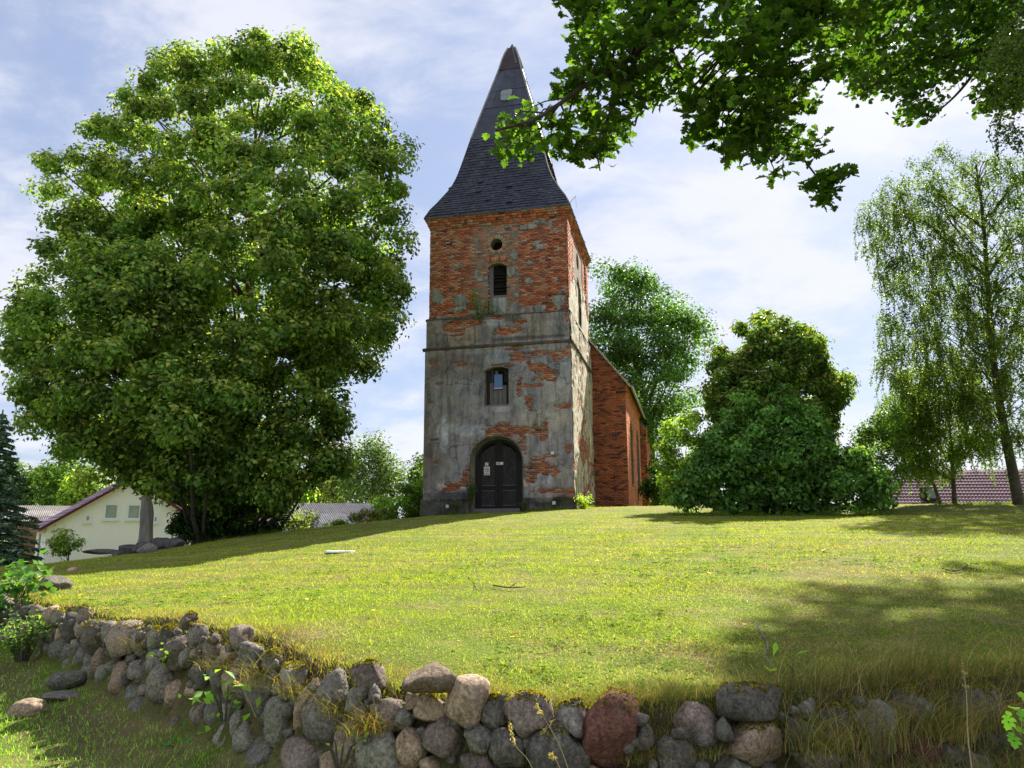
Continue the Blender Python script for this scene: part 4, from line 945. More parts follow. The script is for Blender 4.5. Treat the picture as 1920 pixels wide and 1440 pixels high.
m = MB(); m.tube([(nxr + oh + .05, NL + .1, nze - slope * oh), (nxr + .12, NL + .12, nze - slope * oh - .5), (nxr + .12, NL + .12, 2.4)], .05, 8); m.build('downpipe', METAL, nroof)
# ---- little plants growing on the masonry
def sprig(name, label, base, h, n, spread, ls, par=None, cols=((.10, .19, .03), (.15, .24, .05)), stems=7):
    b = np.array(base); t = thing(name, label[0], label[1], tuple(b)); m = MB(); PP = []
    for k in range(stems):
        a = rng.uniform(0, 2 * pi); e_ = b + np.array([cos(a) * spread, sin(a) * spread * .8, h * rng.uniform(.6, 1)]); md = (b + e_) / 2 + np.array([0, 0, h * .12]) + rng.normal(size=3) * spread * .15
        q = interp_pts([b, md, e_], 4); m.tube(q, [.011 * (1 - i / len(q)) + .003 for i in range(len(q))], 4, cap=False); PP += q[2:]
    m.build('stem', BARK, t); PP = np.array(PP)[rng.integers(0, len(PP), n)] + rng.normal(size=(n, 3)) * spread * .22
    V, F, c = kites(PP, rng.normal(size=(n, 3)) * .6 + np.array([0, -.2, .8]), ls * rng.uniform(.6, 1.3, n), leafcols(n, cols), .55); mobj('leaves', V, F, LEAF, t, c); return t
q = c2(422, 258, -.04); sprig('sapling', ('small birch sapling rooted in the ledge below the belfry opening', 'sapling'), l2w(q[0], -.03, q[1]), 1.5, 420, .42, .075)
q = c2(490, 205, .0); sprig('weed', ('low green weed on the ledge right under the belfry opening', 'plant'), l2w(q[0], .02, q[1]), .28, 160, .35, .07)
q = c2(370, 1300, -.15); sprig('climbing_weed', ('slender dark weed climbing beside the left jamb of the church door', 'plant'), l2w(q[0] + .0, -.22, q[1] - .1), 1.15, 380, .2, .09, cols=((.05, .10, .025), (.07, .13, .03)))
q = c2(660, 1310, -.15); sprig('weed', ('small weed at the right foot of the church door', 'plant'), l2w(q[0] + .05, -.22, q[1] - .05), .45, 130, .16, .07, cols=((.06, .11, .02), (.08, .14, .03)))
q = c2(290, 1310, -.15); sprig('weed', ('low weed at the plinth left of the church door', 'plant'), l2w(q[0], -.25, q[1] - .08), .4, 160, .25, .08, cols=((.05, .10, .02), (.07, .12, .03)))
q = c2(1010, 1290, -.15); gpt = l2w(hx + .3, .0, 2.38); sprig('grass_tuft', ('bright green bushy tuft at the right front corner of the tower', 'plant'), gpt, .5, 520, .36, .11, cols=((.22, .30, .05), (.28, .34, .06)), stems=14)
# ================================================================ field stone wall
_bm = {}
def ico(sub):
    if sub not in _bm:
        b = bmesh.new(); bmesh.ops.create_icosphere(b, subdivisions=sub, radius=1); b.verts.ensure_lookup_table()
        _bm[sub] = (np.array([v.co[:] for v in b.verts]), np.array([[v.index for v in f.verts] for f in b.faces])); b.free()
    return _bm[sub]
def stone_mesh(name, rx, ry, rz, sub=3, seed=0, nplanes=5, rough=.08, rfun=None, sq=.8):
    V, F = ico(sub); V = V.copy(); r = np.random.default_rng(seed + 1000)
    th = np.arctan2(V[:, 2], V[:, 0]); m = np.hypot(V[:, 0], V[:, 2]) ** sq; dy = np.sign(V[:, 1]) * np.abs(V[:, 1]) ** .85
    if rfun is not None: rad = rfun(th); X = np.stack([np.cos(th) * rad * m, dy * ry, np.sin(th) * rad * m], 1)
    else: X = np.stack([np.cos(th) * m * rx, dy * ry, np.sin(th) * m * rz], 1)
    sc = np.array([rx, ry, rz])
    for k in range(nplanes):
        n = unit(r.normal(size=3) + np.array([0, -.6, 0])); d = r.uniform(.55, .88); Y = X / sc; h = Y @ n - d; k_ = h > 0; Y[k_] -= np.outer(h[k_], n) * .9; X = Y * sc
    nn = np.array([mn.fractal(Vector(v * 1.6) + Vector((seed * 3.7, 0, 0)), .9, 2.1, 4) for v in unit(V)])
    X = X * (1 + rough * nn)[:, None]
    me = fast_mesh(name, X, F); me.polygons.foreach_set('use_smooth', np.ones(len(F), bool)); return me, X, F
# arc length along the wall
xs_ = np.linspace(-16, 12, 2801); ysx = yw(xs_); ss_ = np.concatenate([[0], np.cumsum(np.hypot(np.diff(xs_), np.diff(ysx)))])
def s2x(s): return np.interp(s, ss_, xs_)
def x2s(x): return np.interp(x, xs_, ss_)
def px2wall(px, py):
    d = ray(px, py); X = d[0] / d[1] * np.linspace(2, 25, 4000); Yv = np.linspace(2, 25, 4000); k = np.argmax(Yv >= yw(X)); Y = Yv[k]; return float(x2s(X[k])), EYE + d[2] / d[1] * Y, Y
# (px, py, w, h, material, angular)
MS = [(680, 1262, 62, 52, 1, 5), (658, 1307, 52, 42, 2, 5), (715, 1340, 100, 52, 1, 3), (652, 1385, 50, 115, 3, 6), (800, 1327, 68, 54, 3, 5), (868, 1312, 88, 80, 3, 5), (915, 1330, 62, 56, 0, 4), (762, 1312, 30, 34, 3, 3),
      (755, 1345, 30, 34, 2, 3), (713, 1400, 88, 80, 2, 2), (773, 1388, 46, 80, 3, 3), (827, 1381, 84, 72, 1, 1), (897, 1381, 58, 56, 2, 2), (950, 1402, 82, 62, 5, 4), (990, 1337, 98, 68, 1, 4), (1070, 1352, 50, 82, 0, 3), (1147, 1366, 104, 116, 4, 2),
      (1037, 1408, 140, 88, 0, 2), (1203, 1384, 66, 70, 5, 8), (1250, 1412, 60, 60, 0, 3), (805, 1428, 30, 34, 3, 4), (893, 1436, 80, 50, 1, 2), (600, 1340, 90, 110, 0, 3), (613, 1288, 80, 70, 0, 5), (632, 1424, 40, 60, 3, 3),
      (1310, 1357, 82, 64, 1, 4), (1414, 1380, 126, 78, 3, 1), (1417, 1316, 150, 64, 5, 8), (1262, 1412, 92, 60, 0, 5), (1639, 1362, 90, 84, 2, 3), (1725, 1318, 84, 54, 5, 3), (1856, 1322, 88, 60, 5, 4), (1706, 1412, 130, 80, 4, 3), (1894, 1385, 130, 80, 5, 3),
      (1387, 1440, 90, 50, 2, 2), (1500, 1370, 76, 60, 5, 3), (1575, 1350, 60, 50, 5, 3), (1540, 1420, 90, 60, 1, 3), (573, 1322, 64, 104, 3, 7), (520, 1347, 60, 84, 2, 2), (567, 1422, 112, 70, 1, 4), (450, 1358, 58, 52, 0, 9), (403, 1335, 40, 52, 0, 4), (377, 1330, 34, 50, 1, 4),
      (328, 1300, 30, 48, 3, 7), (233, 1268, 46, 58, 3, 4), (197, 1260, 32, 38, 2, 2), (330, 1218, 40, 62, 1, 7), (290, 1238, 40, 46, 2, 3), (313, 1190, 36, 40, 5, 4), (287, 1197, 30, 42, 2, 3), (258, 1203, 36, 50, 0, 3), (360, 1187, 46, 36, 0, 3), (440, 1194, 54, 40, 1, 5),
      (430, 1220, 36, 32, 3, 2), (393, 1217, 30, 38, 1, 3), (367, 1224, 34, 32, 2, 3), (467, 1228, 44, 44, 2, 3), (373, 1260, 46, 44, 5, 4), (360, 1288, 42, 40, 3, 4), (410, 1257, 34, 52, 0, 5), (143, 1153, 36, 34, 1, 5), (143, 1178, 36, 30, 1, 3), (27, 1143, 24, 22, 3, 3), (50, 1210, 26, 24, 0, 3),
      (345, 1160, 30, 26, 1, 5), (500, 1240, 44, 40, 5, 4), (545, 1262, 50, 46, 0, 4), (480, 1300, 50, 60, 0, 4)]
seeds = []
for px, py, w_, h_, mt, ang in MS:
    s_, z_, Y = px2wall(px, py); k = Y / FPX * 1.0; seeds.append([s_, z_, sqrt(w_ * h_) / 2 * k, w_ / 2 * k, h_ / 2 * k, mt, ang])
S0, S1 = float(x2s(-9.8)), float(x2s(5.6))
tries = 0
while tries < 16000:
    tries += 1; s_ = rng.uniform(S0, S1); x_ = float(s2x(s_)); top = float(zw(x_)); r_ = rng.uniform(.085, .17) if rng.random() < .75 else rng.uniform(.05, .09); z_ = rng.uniform(-.05, top - .03 - r_ * .7)
    Yl = float(yw(x_)); near = False
    for q in seeds:
        if abs(q[0] - s_) < .6 and (q[0] - s_) ** 2 + (q[1] - z_) ** 2 < ((q[2] + r_) * .88) ** 2: near = True; break
    if not near: seeds.append([s_, z_, r_, r_ * 1.3, r_ * 1.15, int(rng.choice([0, 0, 0, 1, 2, 2, 3, 3, 5, 5], 1)[0]), int(rng.integers(2, 10))])
    if len(seeds) > 298: break
wall = thing('stone_wall', 'dry stone retaining wall of rounded field stones holding up the churchyard lawn', 'stone wall', (0, 4.1, 0))
TH = np.linspace(-pi, pi, 49)[:-1]
top_stones = []
for i, q in enumerate(seeds):
    s_, z_, r_, a_x, a_z, mt, ang = q
    b = 2.2 * r_ + .05; poly = [(s_ - b, z_ - b), (s_ + b, z_ - b), (s_ + b, z_ + b), (s_ - b, z_ + b)]
    for j, p in enumerate(seeds):
        if j == i: continue
        dx, dz = p[0] - s_, p[1] - z_
        if dx * dx + dz * dz > (b * 1.5 + p[2] * 2) ** 2: continue
        # |x-c|^2 - r^2 <= |x-p|^2 - rp^2
        poly = clip_poly(poly, 2 * dx, 2 * dz, (p[0] ** 2 + p[1] ** 2 - p[2] ** 2) - (s_ ** 2 + z_ ** 2 - r_ ** 2))
        if len(poly) < 3: break
    if len(poly) < 3: continue
    P_ = np.array(poly); c = np.array([s_, z_]); rr = np.zeros(48)
    for k, t in enumerate(TH):
        d = np.array([cos(t), sin(t)]); best = 9
        for m_ in range(len(P_)):
            a, e2 = P_[m_] - c, P_[(m_ + 1) % len(P_)] - P_[m_]; den = d[0] * e2[1] - d[1] * e2[0]
            if abs(den) < 1e-9: continue
            t1 = (a[0] * e2[1] - a[1] * e2[0]) / den; u1 = (a[0] * d[1] - a[1] * d[0]) / den
            if t1 > 0 and -1e-6 <= u1 <= 1 + 1e-6: best = min(best, t1)
        el = 1 / (abs(cos(t) / a_x) ** 2.6 + abs(sin(t) / a_z) ** 2.6) ** (1 / 2.6)
        rr[k] = min(best * 1.0, el * 1.12)
    rr = np.maximum(rr, .03); ker = np.array([.1, .2, .4, .2, .1]); r2_ = np.convolve(np.concatenate([rr[-2:], rr, rr[:2]]), ker, 'valid'); rr = np.minimum(rr * 1.05, r2_ * 1.04)
    rf_ = lambda th, rr=rr: np.interp((th + pi) % (2 * pi), np.linspace(0, 2 * pi, 49), np.append(rr, rr[0]))
    x_ = float(s2x(s_)); Yl = float(yw(x_)); sub = 3 if Yl < 6.5 else 2; ry = float(np.clip(rr.mean() * .85, .07, .18))
    me, X, F = stone_mesh('stone', rr.mean(), ry, rr.mean(), sub, i, ang + 2, .16, rf_); me.materials.append(STONES[mt])
    t_ = np.array([1., float(ysl(x_))]); t_ /= np.linalg.norm(t_); nrm = np.array([-t_[1], t_[0]])
    o = bpy.data.objects.new('stone', me); C.collection.objects.link(o); o.parent = wall
    top = float(zw(x_)); bat = (top - z_) * .10
    pos = np.array([x_, Yl]) - nrm * (bat - .05 + rng.uniform(-.03, .03))
    M_ = Matrix(((t_[0], nrm[0], 0, pos[0]), (t_[1], nrm[1], 0, pos[1] - 4.1), (0, 0, 1, z_ - .02), (0, 0, 0, 1))) @ Matrix.Rotation(rng.uniform(-.12, .12), 4, 'X')
    o.matrix_local = M_
    if z_ + rr.mean() * .8 > top - .1: top_stones.append((i, x_, Yl, z_, rr, nrm, t_, pos, X, F, M_))
_p = at(812, 1275, 4.26); me, X, F = stone_mesh('stone', .18, .15, .095, 3, 902, 12, .05, sq=.55); me.materials.append(STONES[3])
o = bpy.data.objects.new('stone', me); C.collection.objects.link(o); o.parent = wall; o.location = (_p[0], _p[1] - 4.1, _p[2] - .0); o.rotation_euler = (.06, .10, .15); o['label'] = 'flat pale topped slab lying on the wall'
# filler stones between
Vf, Ff = ico(1); LV = []; LF = []; b = 0
for k in range(900):
    s_ = rng.uniform(S0, S1); x_ = float(s2x(s_)); z_ = rng.uniform(-.02, float(zw(x_)) - .06); r_ = rng.uniform(.02, .055); Yl = float(yw(x_))
    LV.append(Vf * r_ * rng.uniform(.7, 1.3, 3) * (1 + rng.normal(size=(len(Vf), 1)) * .12) + np.array([x_, Yl + rng.uniform(-.02, .05), z_])); LF.append(Ff + b); b += len(Vf)
o = mobj('filler_stones', np.concatenate(LV), np.concatenate(LF), STONES[5], wall); tag(o, kind='stuff')
# moss cushions on top of the highest stones
MOSSC = [(.24, .20, .012), (.17, .155, .012), (.30, .23, .02), (.12, .12, .015)]
for (i, x_, Yl, z_, rr, nrm, t_, pos, X, F, M_) in top_stones:
    if rng.random() < .42 or i in (14, 15, 17, 30, 32):
        n = 900 if Yl < 6.5 else 350; tri = X[F[rng.integers(0, len(F), n)]]; a, b = rng.random((2, n, 1)); k = (a + b) > 1; a = np.where(k, 1 - a, a); b = np.where(k, 1 - b, b); P = tri[:, 0] + a * (tri[:, 1] - tri[:, 0]) + b * (tri[:, 2] - tri[:, 0])
        mz = X[:, 2].max(); nn = np.array([mn.noise(Vector(v) * 13 + Vector((i, 0, 0))) for v in P]); P = P[P[:, 2] + .35 * mz * nn > .62 * mz]; n = len(P)
        if n < 20: continue
        V, Fm, c = kites(P + (0, 0, .006), rng.normal(size=(n, 3)) * .8 + np.array([0, 0, .6]), .022 * rng.uniform(.6, 1.3, n) * (1 if Yl < 6.5 else 1.6), leafcols(n, MOSSC, .25), .6)
        me = fast_mesh('moss', V, Fm, c); me.materials.append(GRASS); o = bpy.data.objects.new('moss', me); C.collection.objects.link(o); o.parent = wall; o.matrix_local = M_
def boulder(name, label, loc, rx, ry, rz, mat, seed, rot=0, ang=3, tilt=0., sub=4, sink=.25):
    me, X, F = stone_mesh(name, rx, ry, rz, sub, seed, ang, .10); me.materials.append(mat)
    o = bpy.data.objects.new(name, me); C.collection.objects.link(o); o.location = (loc[0], loc[1], loc[2] + rz * (1 - sink * 2)); o.rotation_euler = (0, tilt, rot); return tag(o, label, 'boulder')
def gp(px, py, Y0=None):
    """ground point seen at a pixel"""
    d = ray(px, py); lo = None
    for Y in (np.arange(2.6, 60, .05)):
        p = at(px, py, Y)
        if p[2] < float(zg(np.array([p[0]]), np.array([Y]))[0]): return np.array([p[0], Y, float(zg(np.array([p[0]]), np.array([Y]))[0])])
    return at(px, py, Y0 or 25)
p = gp(50, 1342); boulder('boulder', 'pinkish rounded boulder lying alone on the lower grass at the far left', p, .145, .11, .09, STONES[3], 501, .2, 2)
p = gp(128, 1290); boulder('boulder', 'flat grey boulder leaning on the bank at the foot of the stone wall', p, .20, .14, .10, STONES[2], 502, .3, 3, -.15, sink=.05)
p = gp(112, 1312); boulder('boulder', 'dark flat stone half buried just below the leaning grey boulder', p, .20, .12, .05, STONES[5], 503, .1, 4)
p = gp(137, 1072); boulder('boulder', 'small brown stone lying on the lawn edge above the wall shrub', p, .1, .08, .06, STONES[3], 504)
p = gp(96, 1108); boulder('boulder', 'mossy dark boulder on the wall top beside the leafy weeds', p, .28, .2, .15, STONES[5], 505, .3, 6)
# ================================================================ trees
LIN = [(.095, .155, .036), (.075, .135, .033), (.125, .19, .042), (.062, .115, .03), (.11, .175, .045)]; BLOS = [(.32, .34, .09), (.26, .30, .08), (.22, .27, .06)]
linR = [(330, 70), (342, 62), (360, 92), (400, 100), (415, 62), (440, 72), (452, 52), (500, 60), (520, 47), (535, 75), (560, 72), (590, 90), (595, 120), (640, 150), (662, 172), (690, 165), (712, 190), (705, 215), (738, 215), (735, 245), (725, 262), (762, 265), (770, 300), (750, 330), (770, 385), (755, 400), (772, 440),
        (760, 470), (778, 512), (755, 545), (762, 570), (745, 600), (748, 640), (722, 655), (700, 700), (665, 715), (650, 770), (640, 800), (645, 850), (655, 880), (620, 890), (585, 905), (600, 930), (560, 930), (520, 945), (460, 960), (400, 940), (300, 900), (230, 800), (210, 600), (215, 400), (150, 350), (70, 385), (62, 352), (120, 335), (66, 300),
        (72, 285), (130, 300), (165, 262), (148, 248), (155, 225), (142, 205), (160, 192), (205, 212), (220, 160), (245, 160), (235, 145), (268, 130), (262, 95), (285, 92), (320, 105)]
linL = [(215, 400), (150, 370), (110, 400), (60, 395), (55, 415), (75, 440), (68, 480), (85, 500), (45, 520), (30, 545), (0, 562), (12, 600), (30, 615), (5, 660), (20, 700), (5, 735), (50, 750), (40, 800), (80, 830), (112, 805), (110, 850), (180, 870), (165, 905), (230, 880), (250, 925), (330, 925), (400, 962), (470, 940), (480, 800), (430, 600), (400, 430), (300, 380)]
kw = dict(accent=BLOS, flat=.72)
SKR = ([(300, 930), (230, 760), (420, 700), (640, 760), (640, 880), (600, 930), (520, 955), (400, 965), (460, 700), (520, 420), (600, 380), (720, 420), (700, 620), (640, 700)], 150)
SKL = ([(45, 790), (30, 600), (200, 600), (420, 700), (470, 945), (400, 965), (330, 930), (250, 925), (165, 905), (110, 845)], 80)
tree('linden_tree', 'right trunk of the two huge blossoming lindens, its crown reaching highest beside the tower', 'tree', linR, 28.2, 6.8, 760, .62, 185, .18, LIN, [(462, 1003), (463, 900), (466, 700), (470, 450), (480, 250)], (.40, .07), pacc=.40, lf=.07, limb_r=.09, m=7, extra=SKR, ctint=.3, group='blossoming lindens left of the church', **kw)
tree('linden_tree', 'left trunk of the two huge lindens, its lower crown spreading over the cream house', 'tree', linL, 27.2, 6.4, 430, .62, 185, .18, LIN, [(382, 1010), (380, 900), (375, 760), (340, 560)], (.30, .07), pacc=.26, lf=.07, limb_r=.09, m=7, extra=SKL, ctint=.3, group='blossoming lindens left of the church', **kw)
# undergrowth at the feet of the lindens
DKG = [(.025, .055, .015), (.035, .07, .018), (.02, .045, .015)]; MDG = [(.06, .11, .02), (.08, .14, .025), (.045, .09, .02)]; LTG = [(.13, .20, .03), (.17, .24, .04), (.10, .16, .03)]
kb = dict(lf=.2, limb_r=.02, m=6, tr=(.04, .01))
tree('shrub', 'dark ivy covered shrub around the left linden trunk', 'shrub', [(300, 1012), (305, 985), (330, 970), (370, 930), (400, 925), (425, 950), (430, 1008), (380, 1018)], 27.0, .9, 26, .35, 240, .12, DKG + MDG[:1], **kb)
tree('shrub', 'broad dark shrub under the right linden reaching to the garden bench', 'shrub', [(395, 1012), (400, 975), (430, 930), (470, 905), (505, 930), (525, 950), (528, 995), (480, 1008)], 27.8, 1.0, 36, .36, 260, .12, DKG, **kb)
tree('shrub', 'loose rounded shrub with yellowish leaves right behind the garden bench', 'shrub', [(525, 990), (530, 960), (555, 952), (590, 960), (608, 980), (600, 996), (560, 998)], 30.5, .7, 14, .30, 130, .09, [(.12, .16, .035), (.15, .19, .05)], **kb)
tree('shrub', 'small light green shrub in front of the cream house', 'shrub', [(92, 1036), (96, 1010), (110, 990), (140, 985), (165, 992), (158, 1010), (152, 1036), (120, 1042)], 25.5, .6, 14, .26, 120, .085, LTG, **kb)
tree('shrub', 'cropped shrub with bare red brown twigs left of the tower', 'shrub', [(645, 985), (650, 965), (670, 955), (700, 952), (740, 950), (755, 972), (700, 986)], 33.5, .8, 20, .28, 90, .09, [(.11, .14, .04), (.09, .12, .035), (.10, .07, .04)], **kb)
tree('shrub', 'bright green leafy bush touching the left side of the tower', 'shrub', [(692, 985), (698, 945), (730, 912), (765, 905), (800, 890), (818, 905), (818, 990), (740, 990)], 36.5, 1.2, 44, .42, 200, .12, [(.10, .18, .03), (.13, .21, .035), (.08, .15, .028)], **kb)
tree('shrub', 'low sunny weeds in the gap between bench shrub and cropped shrub', 'shrub', [(605, 994), (610, 980), (640, 972), (655, 978), (660, 990)], 31.5, .5, 10, .2, 120, .08, LTG, **kb)
# background left
tree('birch_tree', 'hazy birch standing behind the corrugated shed left of the tower', 'birch', [(640, 950), (630, 900), (650, 850), (670, 822), (690, 812), (715, 825), (735, 860), (760, 875), (765, 930), (740, 960)], 62, 3.5, 60, .95, 150, .24, [(.075, .115, .04), (.06, .10, .035)], flat=1.3, lf=.4, limb_r=.06, m=10, tr=(.2, .04))
tree('tree', 'light green tree half hidden by the left edge of the tower', 'tree', [(765, 950), (768, 880), (775, 858), (800, 852), (830, 870), (830, 950)], 66, 3, 30, 1.1, 150, .28, LTG[2:] + MDG, m=8)
tree('tree', 'pale yellowish tree low behind the shed, under the right edge of the linden', 'tree', [(545, 950), (550, 900), (590, 878), (640, 890), (655, 920), (650, 950)], 68, 3, 40, 1.1, 150, .30, [(.15, .19, .045), (.11, .15, .04)], m=8)
tree('tree', 'bluish green tree row crown behind the spruce', 'tree', [(-30, 960), (-20, 885), (30, 868), (60, 872), (90, 880), (100, 960)], 85, 4, 50, 1.6, 140, .42, [(.05, .09, .04), (.07, .115, .045)], m=8)
tree('tree', 'mid green tree behind the barn roof left of the cream house', 'tree', [(70, 960), (78, 880), (100, 855), (130, 850), (155, 858), (170, 900), (172, 958)], 78, 4, 50, 1.4, 150, .38, MDG, m=8)
tree('tree', 'sunny yellow green tree directly above the left roof slope of the cream house', 'tree', [(120, 965), (122, 905), (150, 880), (190, 880), (230, 900), (235, 960)], 70, 4, 44, 1.2, 150, .32, LTG, m=8)
tree('tree', 'light tree seen through the gap under the lindens', 'tree', [(280, 965), (300, 915), (350, 900), (420, 905), (480, 915), (500, 965)], 75, 4, 50, 1.2, 140, .34, LTG + MDG, m=8)
# spruce
def spruce(label, bx, by, Y, h, r):
    q = at(bx, by, Y); g = float(zg(np.array([q[0]]), np.array([Y]))[0]); b = np.array([q[0], Y, g]); t = thing('spruce_tree', label, 'spruce', tuple(b)); top = q[2] - g if False else h
    m = MB(); m.tube([b, b + (0, 0, h)], [.16, .02], 8); m.build('trunk', BARK, t, True); PP = []; NN = []; SZ = []; z = .3; mb = MB()
    while z < h - .15:
        k = (1 - z / h); n = int(5 + 9 * k); a0 = rng.uniform(0, 6.3)
        for i in range(n):
            a = a0 + 2 * pi * i / n + rng.normal() * .15; ln = r * (k ** .8) * rng.uniform(.78, 1.12); d = np.array([cos(a), sin(a), 0]); p0 = b + (0, 0, z)
            pts = [p0 + d * ln * u + np.array([0, 0, ln * (.10 * u - .42 * u * u + .16 * u ** 4)]) for u in np.linspace(.05, 1, 7)]; mb.tube(pts, [.03 * (1 - .12 * j) for j in range(7)], 3, cap=False)
            m_ = int(70 * ln + 14); u = rng.random(m_) ** .7; pp = p0 + d * (ln * u)[:, None] + np.stack([0 * u, 0 * u, ln * (.10 * u - .42 * u * u + .16 * u ** 4)], 1); side = np.cross(d, (0, 0, 1)); wv = (1 - u * .75) * ln * .30
            sv = rng.uniform(-1, 1, m_); pp = pp + side * (sv * wv)[:, None] + np.array([0, 0, 1]) * (-np.abs(sv) * wv * .35 - rng.random(m_) * .10)[:, None]; PP.append(pp)
            NN.append(np.array([0, 0, 1.]) + d * .3 + rng.normal(size=(m_, 3)) * .35)
        z += .17 + .10 * k
    P = np.concatenate(PP); V, F, c = kites(P, np.concatenate(NN), .19 * rng.uniform(.7, 1.3, len(P)), leafcols(len(P), [(.08, .14, .09), (.10, .17, .11), (.06, .10, .07), (.14, .21, .13)], .2), .30)
    mobj('needles', V, F, NEEDLE, t, c); mb.build('branches', BARK, t)
spruce('blue green spruce cut off by the left edge of the picture', -30, 1060, 24, at(0, 770, 24)[2] - .2, 1.75)
# behind the nave
ashp = [(1085, 480), (1110, 478), (1125, 488), (1150, 478), (1165, 492), (1200, 490), (1215, 510), (1235, 530), (1262, 545), (1275, 560), (1300, 585), (1335, 605), (1338, 640), (1320, 665), (1330, 700), (1325, 745), (1290, 770), (1270, 790), (1255, 810), (1240, 870), (1230, 900), (1180, 900), (1080, 800)]
tree('ash_tree', 'tall light leaved ash tree rising behind the nave roof', 'ash tree', ashp, 52, 5.5, 170, 1.15, 210, .24, [(.055, .115, .03), (.075, .145, .035), (.04, .085, .025)], [(1225, 960), (1222, 850), (1200, 720), (1180, 600)], (.35, .06), lf=.4, limb_r=.09, m=14, ctint=.25)
tree('shrub', 'dark green bush filling the gap right of the nave downpipe', 'shrub', [(1205, 955), (1208, 890), (1225, 862), (1250, 880), (1262, 955)], 44, 1.5, 24, .6, 170, .15, MDG + DKG, **kb)
# central group right of the church
conp = [(1345, 930), (1330, 800), (1322, 740), (1325, 690), (1345, 650), (1365, 648), (1378, 665), (1390, 640), (1375, 615), (1388, 590), (1405, 575), (1425, 570), (1445, 580), (1455, 602), (1470, 610), (1480, 588), (1495, 590), (1505, 612), (1530, 618), (1545, 640), (1555, 640), (1562, 670), (1552, 690), (1575, 700), (1582, 688), (1600, 712), (1605, 730), (1580, 755), (1585, 775), (1560, 800), (1575, 870), (1580, 935)]
tree('hornbeam_tree', 'dense dark green conical tree with brownish tips right of the church', 'tree', conp, 28.5, 2.4, 430, .38, 125, .155, [(.095, .16, .036), (.12, .19, .042), (.075, .13, .032)], accent=[(.24, .18, .05), (.19, .21, .045)], pacc=.2, lf=.2, limb_r=.03, m=6, ctint=.25, tr=(.2, .03), extra=([(1340, 740), (1385, 690), (1425, 590), (1490, 605), (1540, 680), (1592, 725), (1570, 830), (1330, 830)], 100))
LIL = [(.08, .165, .045), (.105, .20, .052), (.065, .135, .038), (.13, .23, .055)]
lilp = [(1262, 962), (1272, 900), (1290, 850), (1325, 800), (1365, 750), (1405, 735), (1440, 745), (1480, 722), (1520, 760), (1545, 790), (1590, 830), (1625, 845), (1650, 870), (1668, 895), (1672, 935), (1660, 955), (1560, 966), (1400, 968)]
tree('lilac_shrub', 'wide dark green lilac thicket at the foot of the conical tree', 'shrub', lilp, 26.4, 1.9, 330, .36, 118, .165, LIL, rv=.6, lf=.15, limb_r=.02, m=8, tr=(.06, .02), front=.75)
tree('shrub', 'light yellow green shrub between the church and the conical tree', 'shrub', [(1240, 950), (1240, 900), (1232, 830), (1240, 800), (1265, 775), (1290, 768), (1320, 775), (1345, 830), (1330, 950)], 26.9, 1.0, 90, .36, 130, .12, [(.14, .22, .035), (.17, .25, .04), (.11, .18, .03)], accent=[(.22, .17, .05)], pacc=.05, lf=.3, limb_r=.02, m=8, tr=(.05, .02))
tree('shrub', 'young light green tree leaning over the right end of the dark thicket', 'tree', [(1600, 930), (1595, 850), (1610, 790), (1640, 760), (1690, 770), (1720, 820), (1700, 900), (1660, 945)], 28.5, 1.2, 60, .40, 120, .11, [(.08, .14, .025), (.10, .17, .03), (.06, .11, .025)], lf=.4, limb_r=.02, m=8, tr=(.06, .02))
# birches
BL_ = [(.085, .13, .03), (.065, .105, .03), (.11, .16, .035), (.05, .085, .025)]
def birch(label, trunk, Y, tr, limbs_px, outline, dep, ns, lenr, ls, cols=BL_, group=None, step=.08, per=2, lr=.06, bases=None):
    q = at(*trunk[0], Y); g = float(zg(np.array([q[0]]), np.array([Y]))[0]); b = np.array([q[0], Y, g]); t = thing('birch_tree', label, 'birch', tuple(b), group=group)
    pts = [b - (0, 0, .15)] + [at(a, c, Y) for a, c in trunk[1:]]; tl = trunk_line(pts, *tr); m = MB(); m.tube([p for p, r in tl], [r for p, r in tl], 10); m.build('trunk', BIRCH, t, True)
    st_ = []; mb = MB()
    for lp in limbs_px:
        dy = rng.uniform(-dep, dep) * .8; n = len(lp); P = [at(a, c, Y + dy * i / (n - 1)) for i, (a, c) in enumerate(lp)]; q = interp_pts(P, 5); mb.tube(q, [lr * (1 - .85 * i / len(q)) for i in range(len(q))], 5, cap=False); st_ += [p + rng.normal(size=3) * .15 for p in q[3:] for _ in range(2)]
    Cn = sample_crown(outline, Y, dep, ns, 4, .55); tp = np.array([p for p, r in tl])
    for c in Cn[::11]:
        j = int(np.argmin(np.abs(tp[:, 2] - (c[2] - .5 * np.hypot(*(c[:2] - tp[-1][:2])))))); 
        u_ = c - tp[j]; hl = np.hypot(*u_[:2]); m1 = tp[j] + u_ * .35 + np.array([0, 0, .22 * hl]) + rng.normal(size=3) * .14; m2 = tp[j] + u_ * .7 + np.array([0, 0, .25 * hl]) + rng.normal(size=3) * .14; mb.tube(interp_pts([tp[j], m1, m2, c], 3), np.linspace(.026, .005, 10), 4, cap=False)
    mb.build('branches', BIRCH if False else BARK, t)
    S = np.concatenate([np.array(st_) if st_ else np.zeros((0, 3)), Cn]); V, F, c, sm_ = strands(S, rng.uniform(*lenr, len(S)) * rng.uniform(.35, 1, len(S)), step, ls, cols, per=per, sway=.7)
    S2 = S[rng.random(len(S)) < .75]; v2 = clump_leaves(S2, .34, 62, ls, cols, .9, .2, droop=.3); V, F, c = cat_mesh([(V, F, c), v2]); mobj('crown', V, F, LEAF, t, c); sm_.build('twigs', BARK, t)
    return t
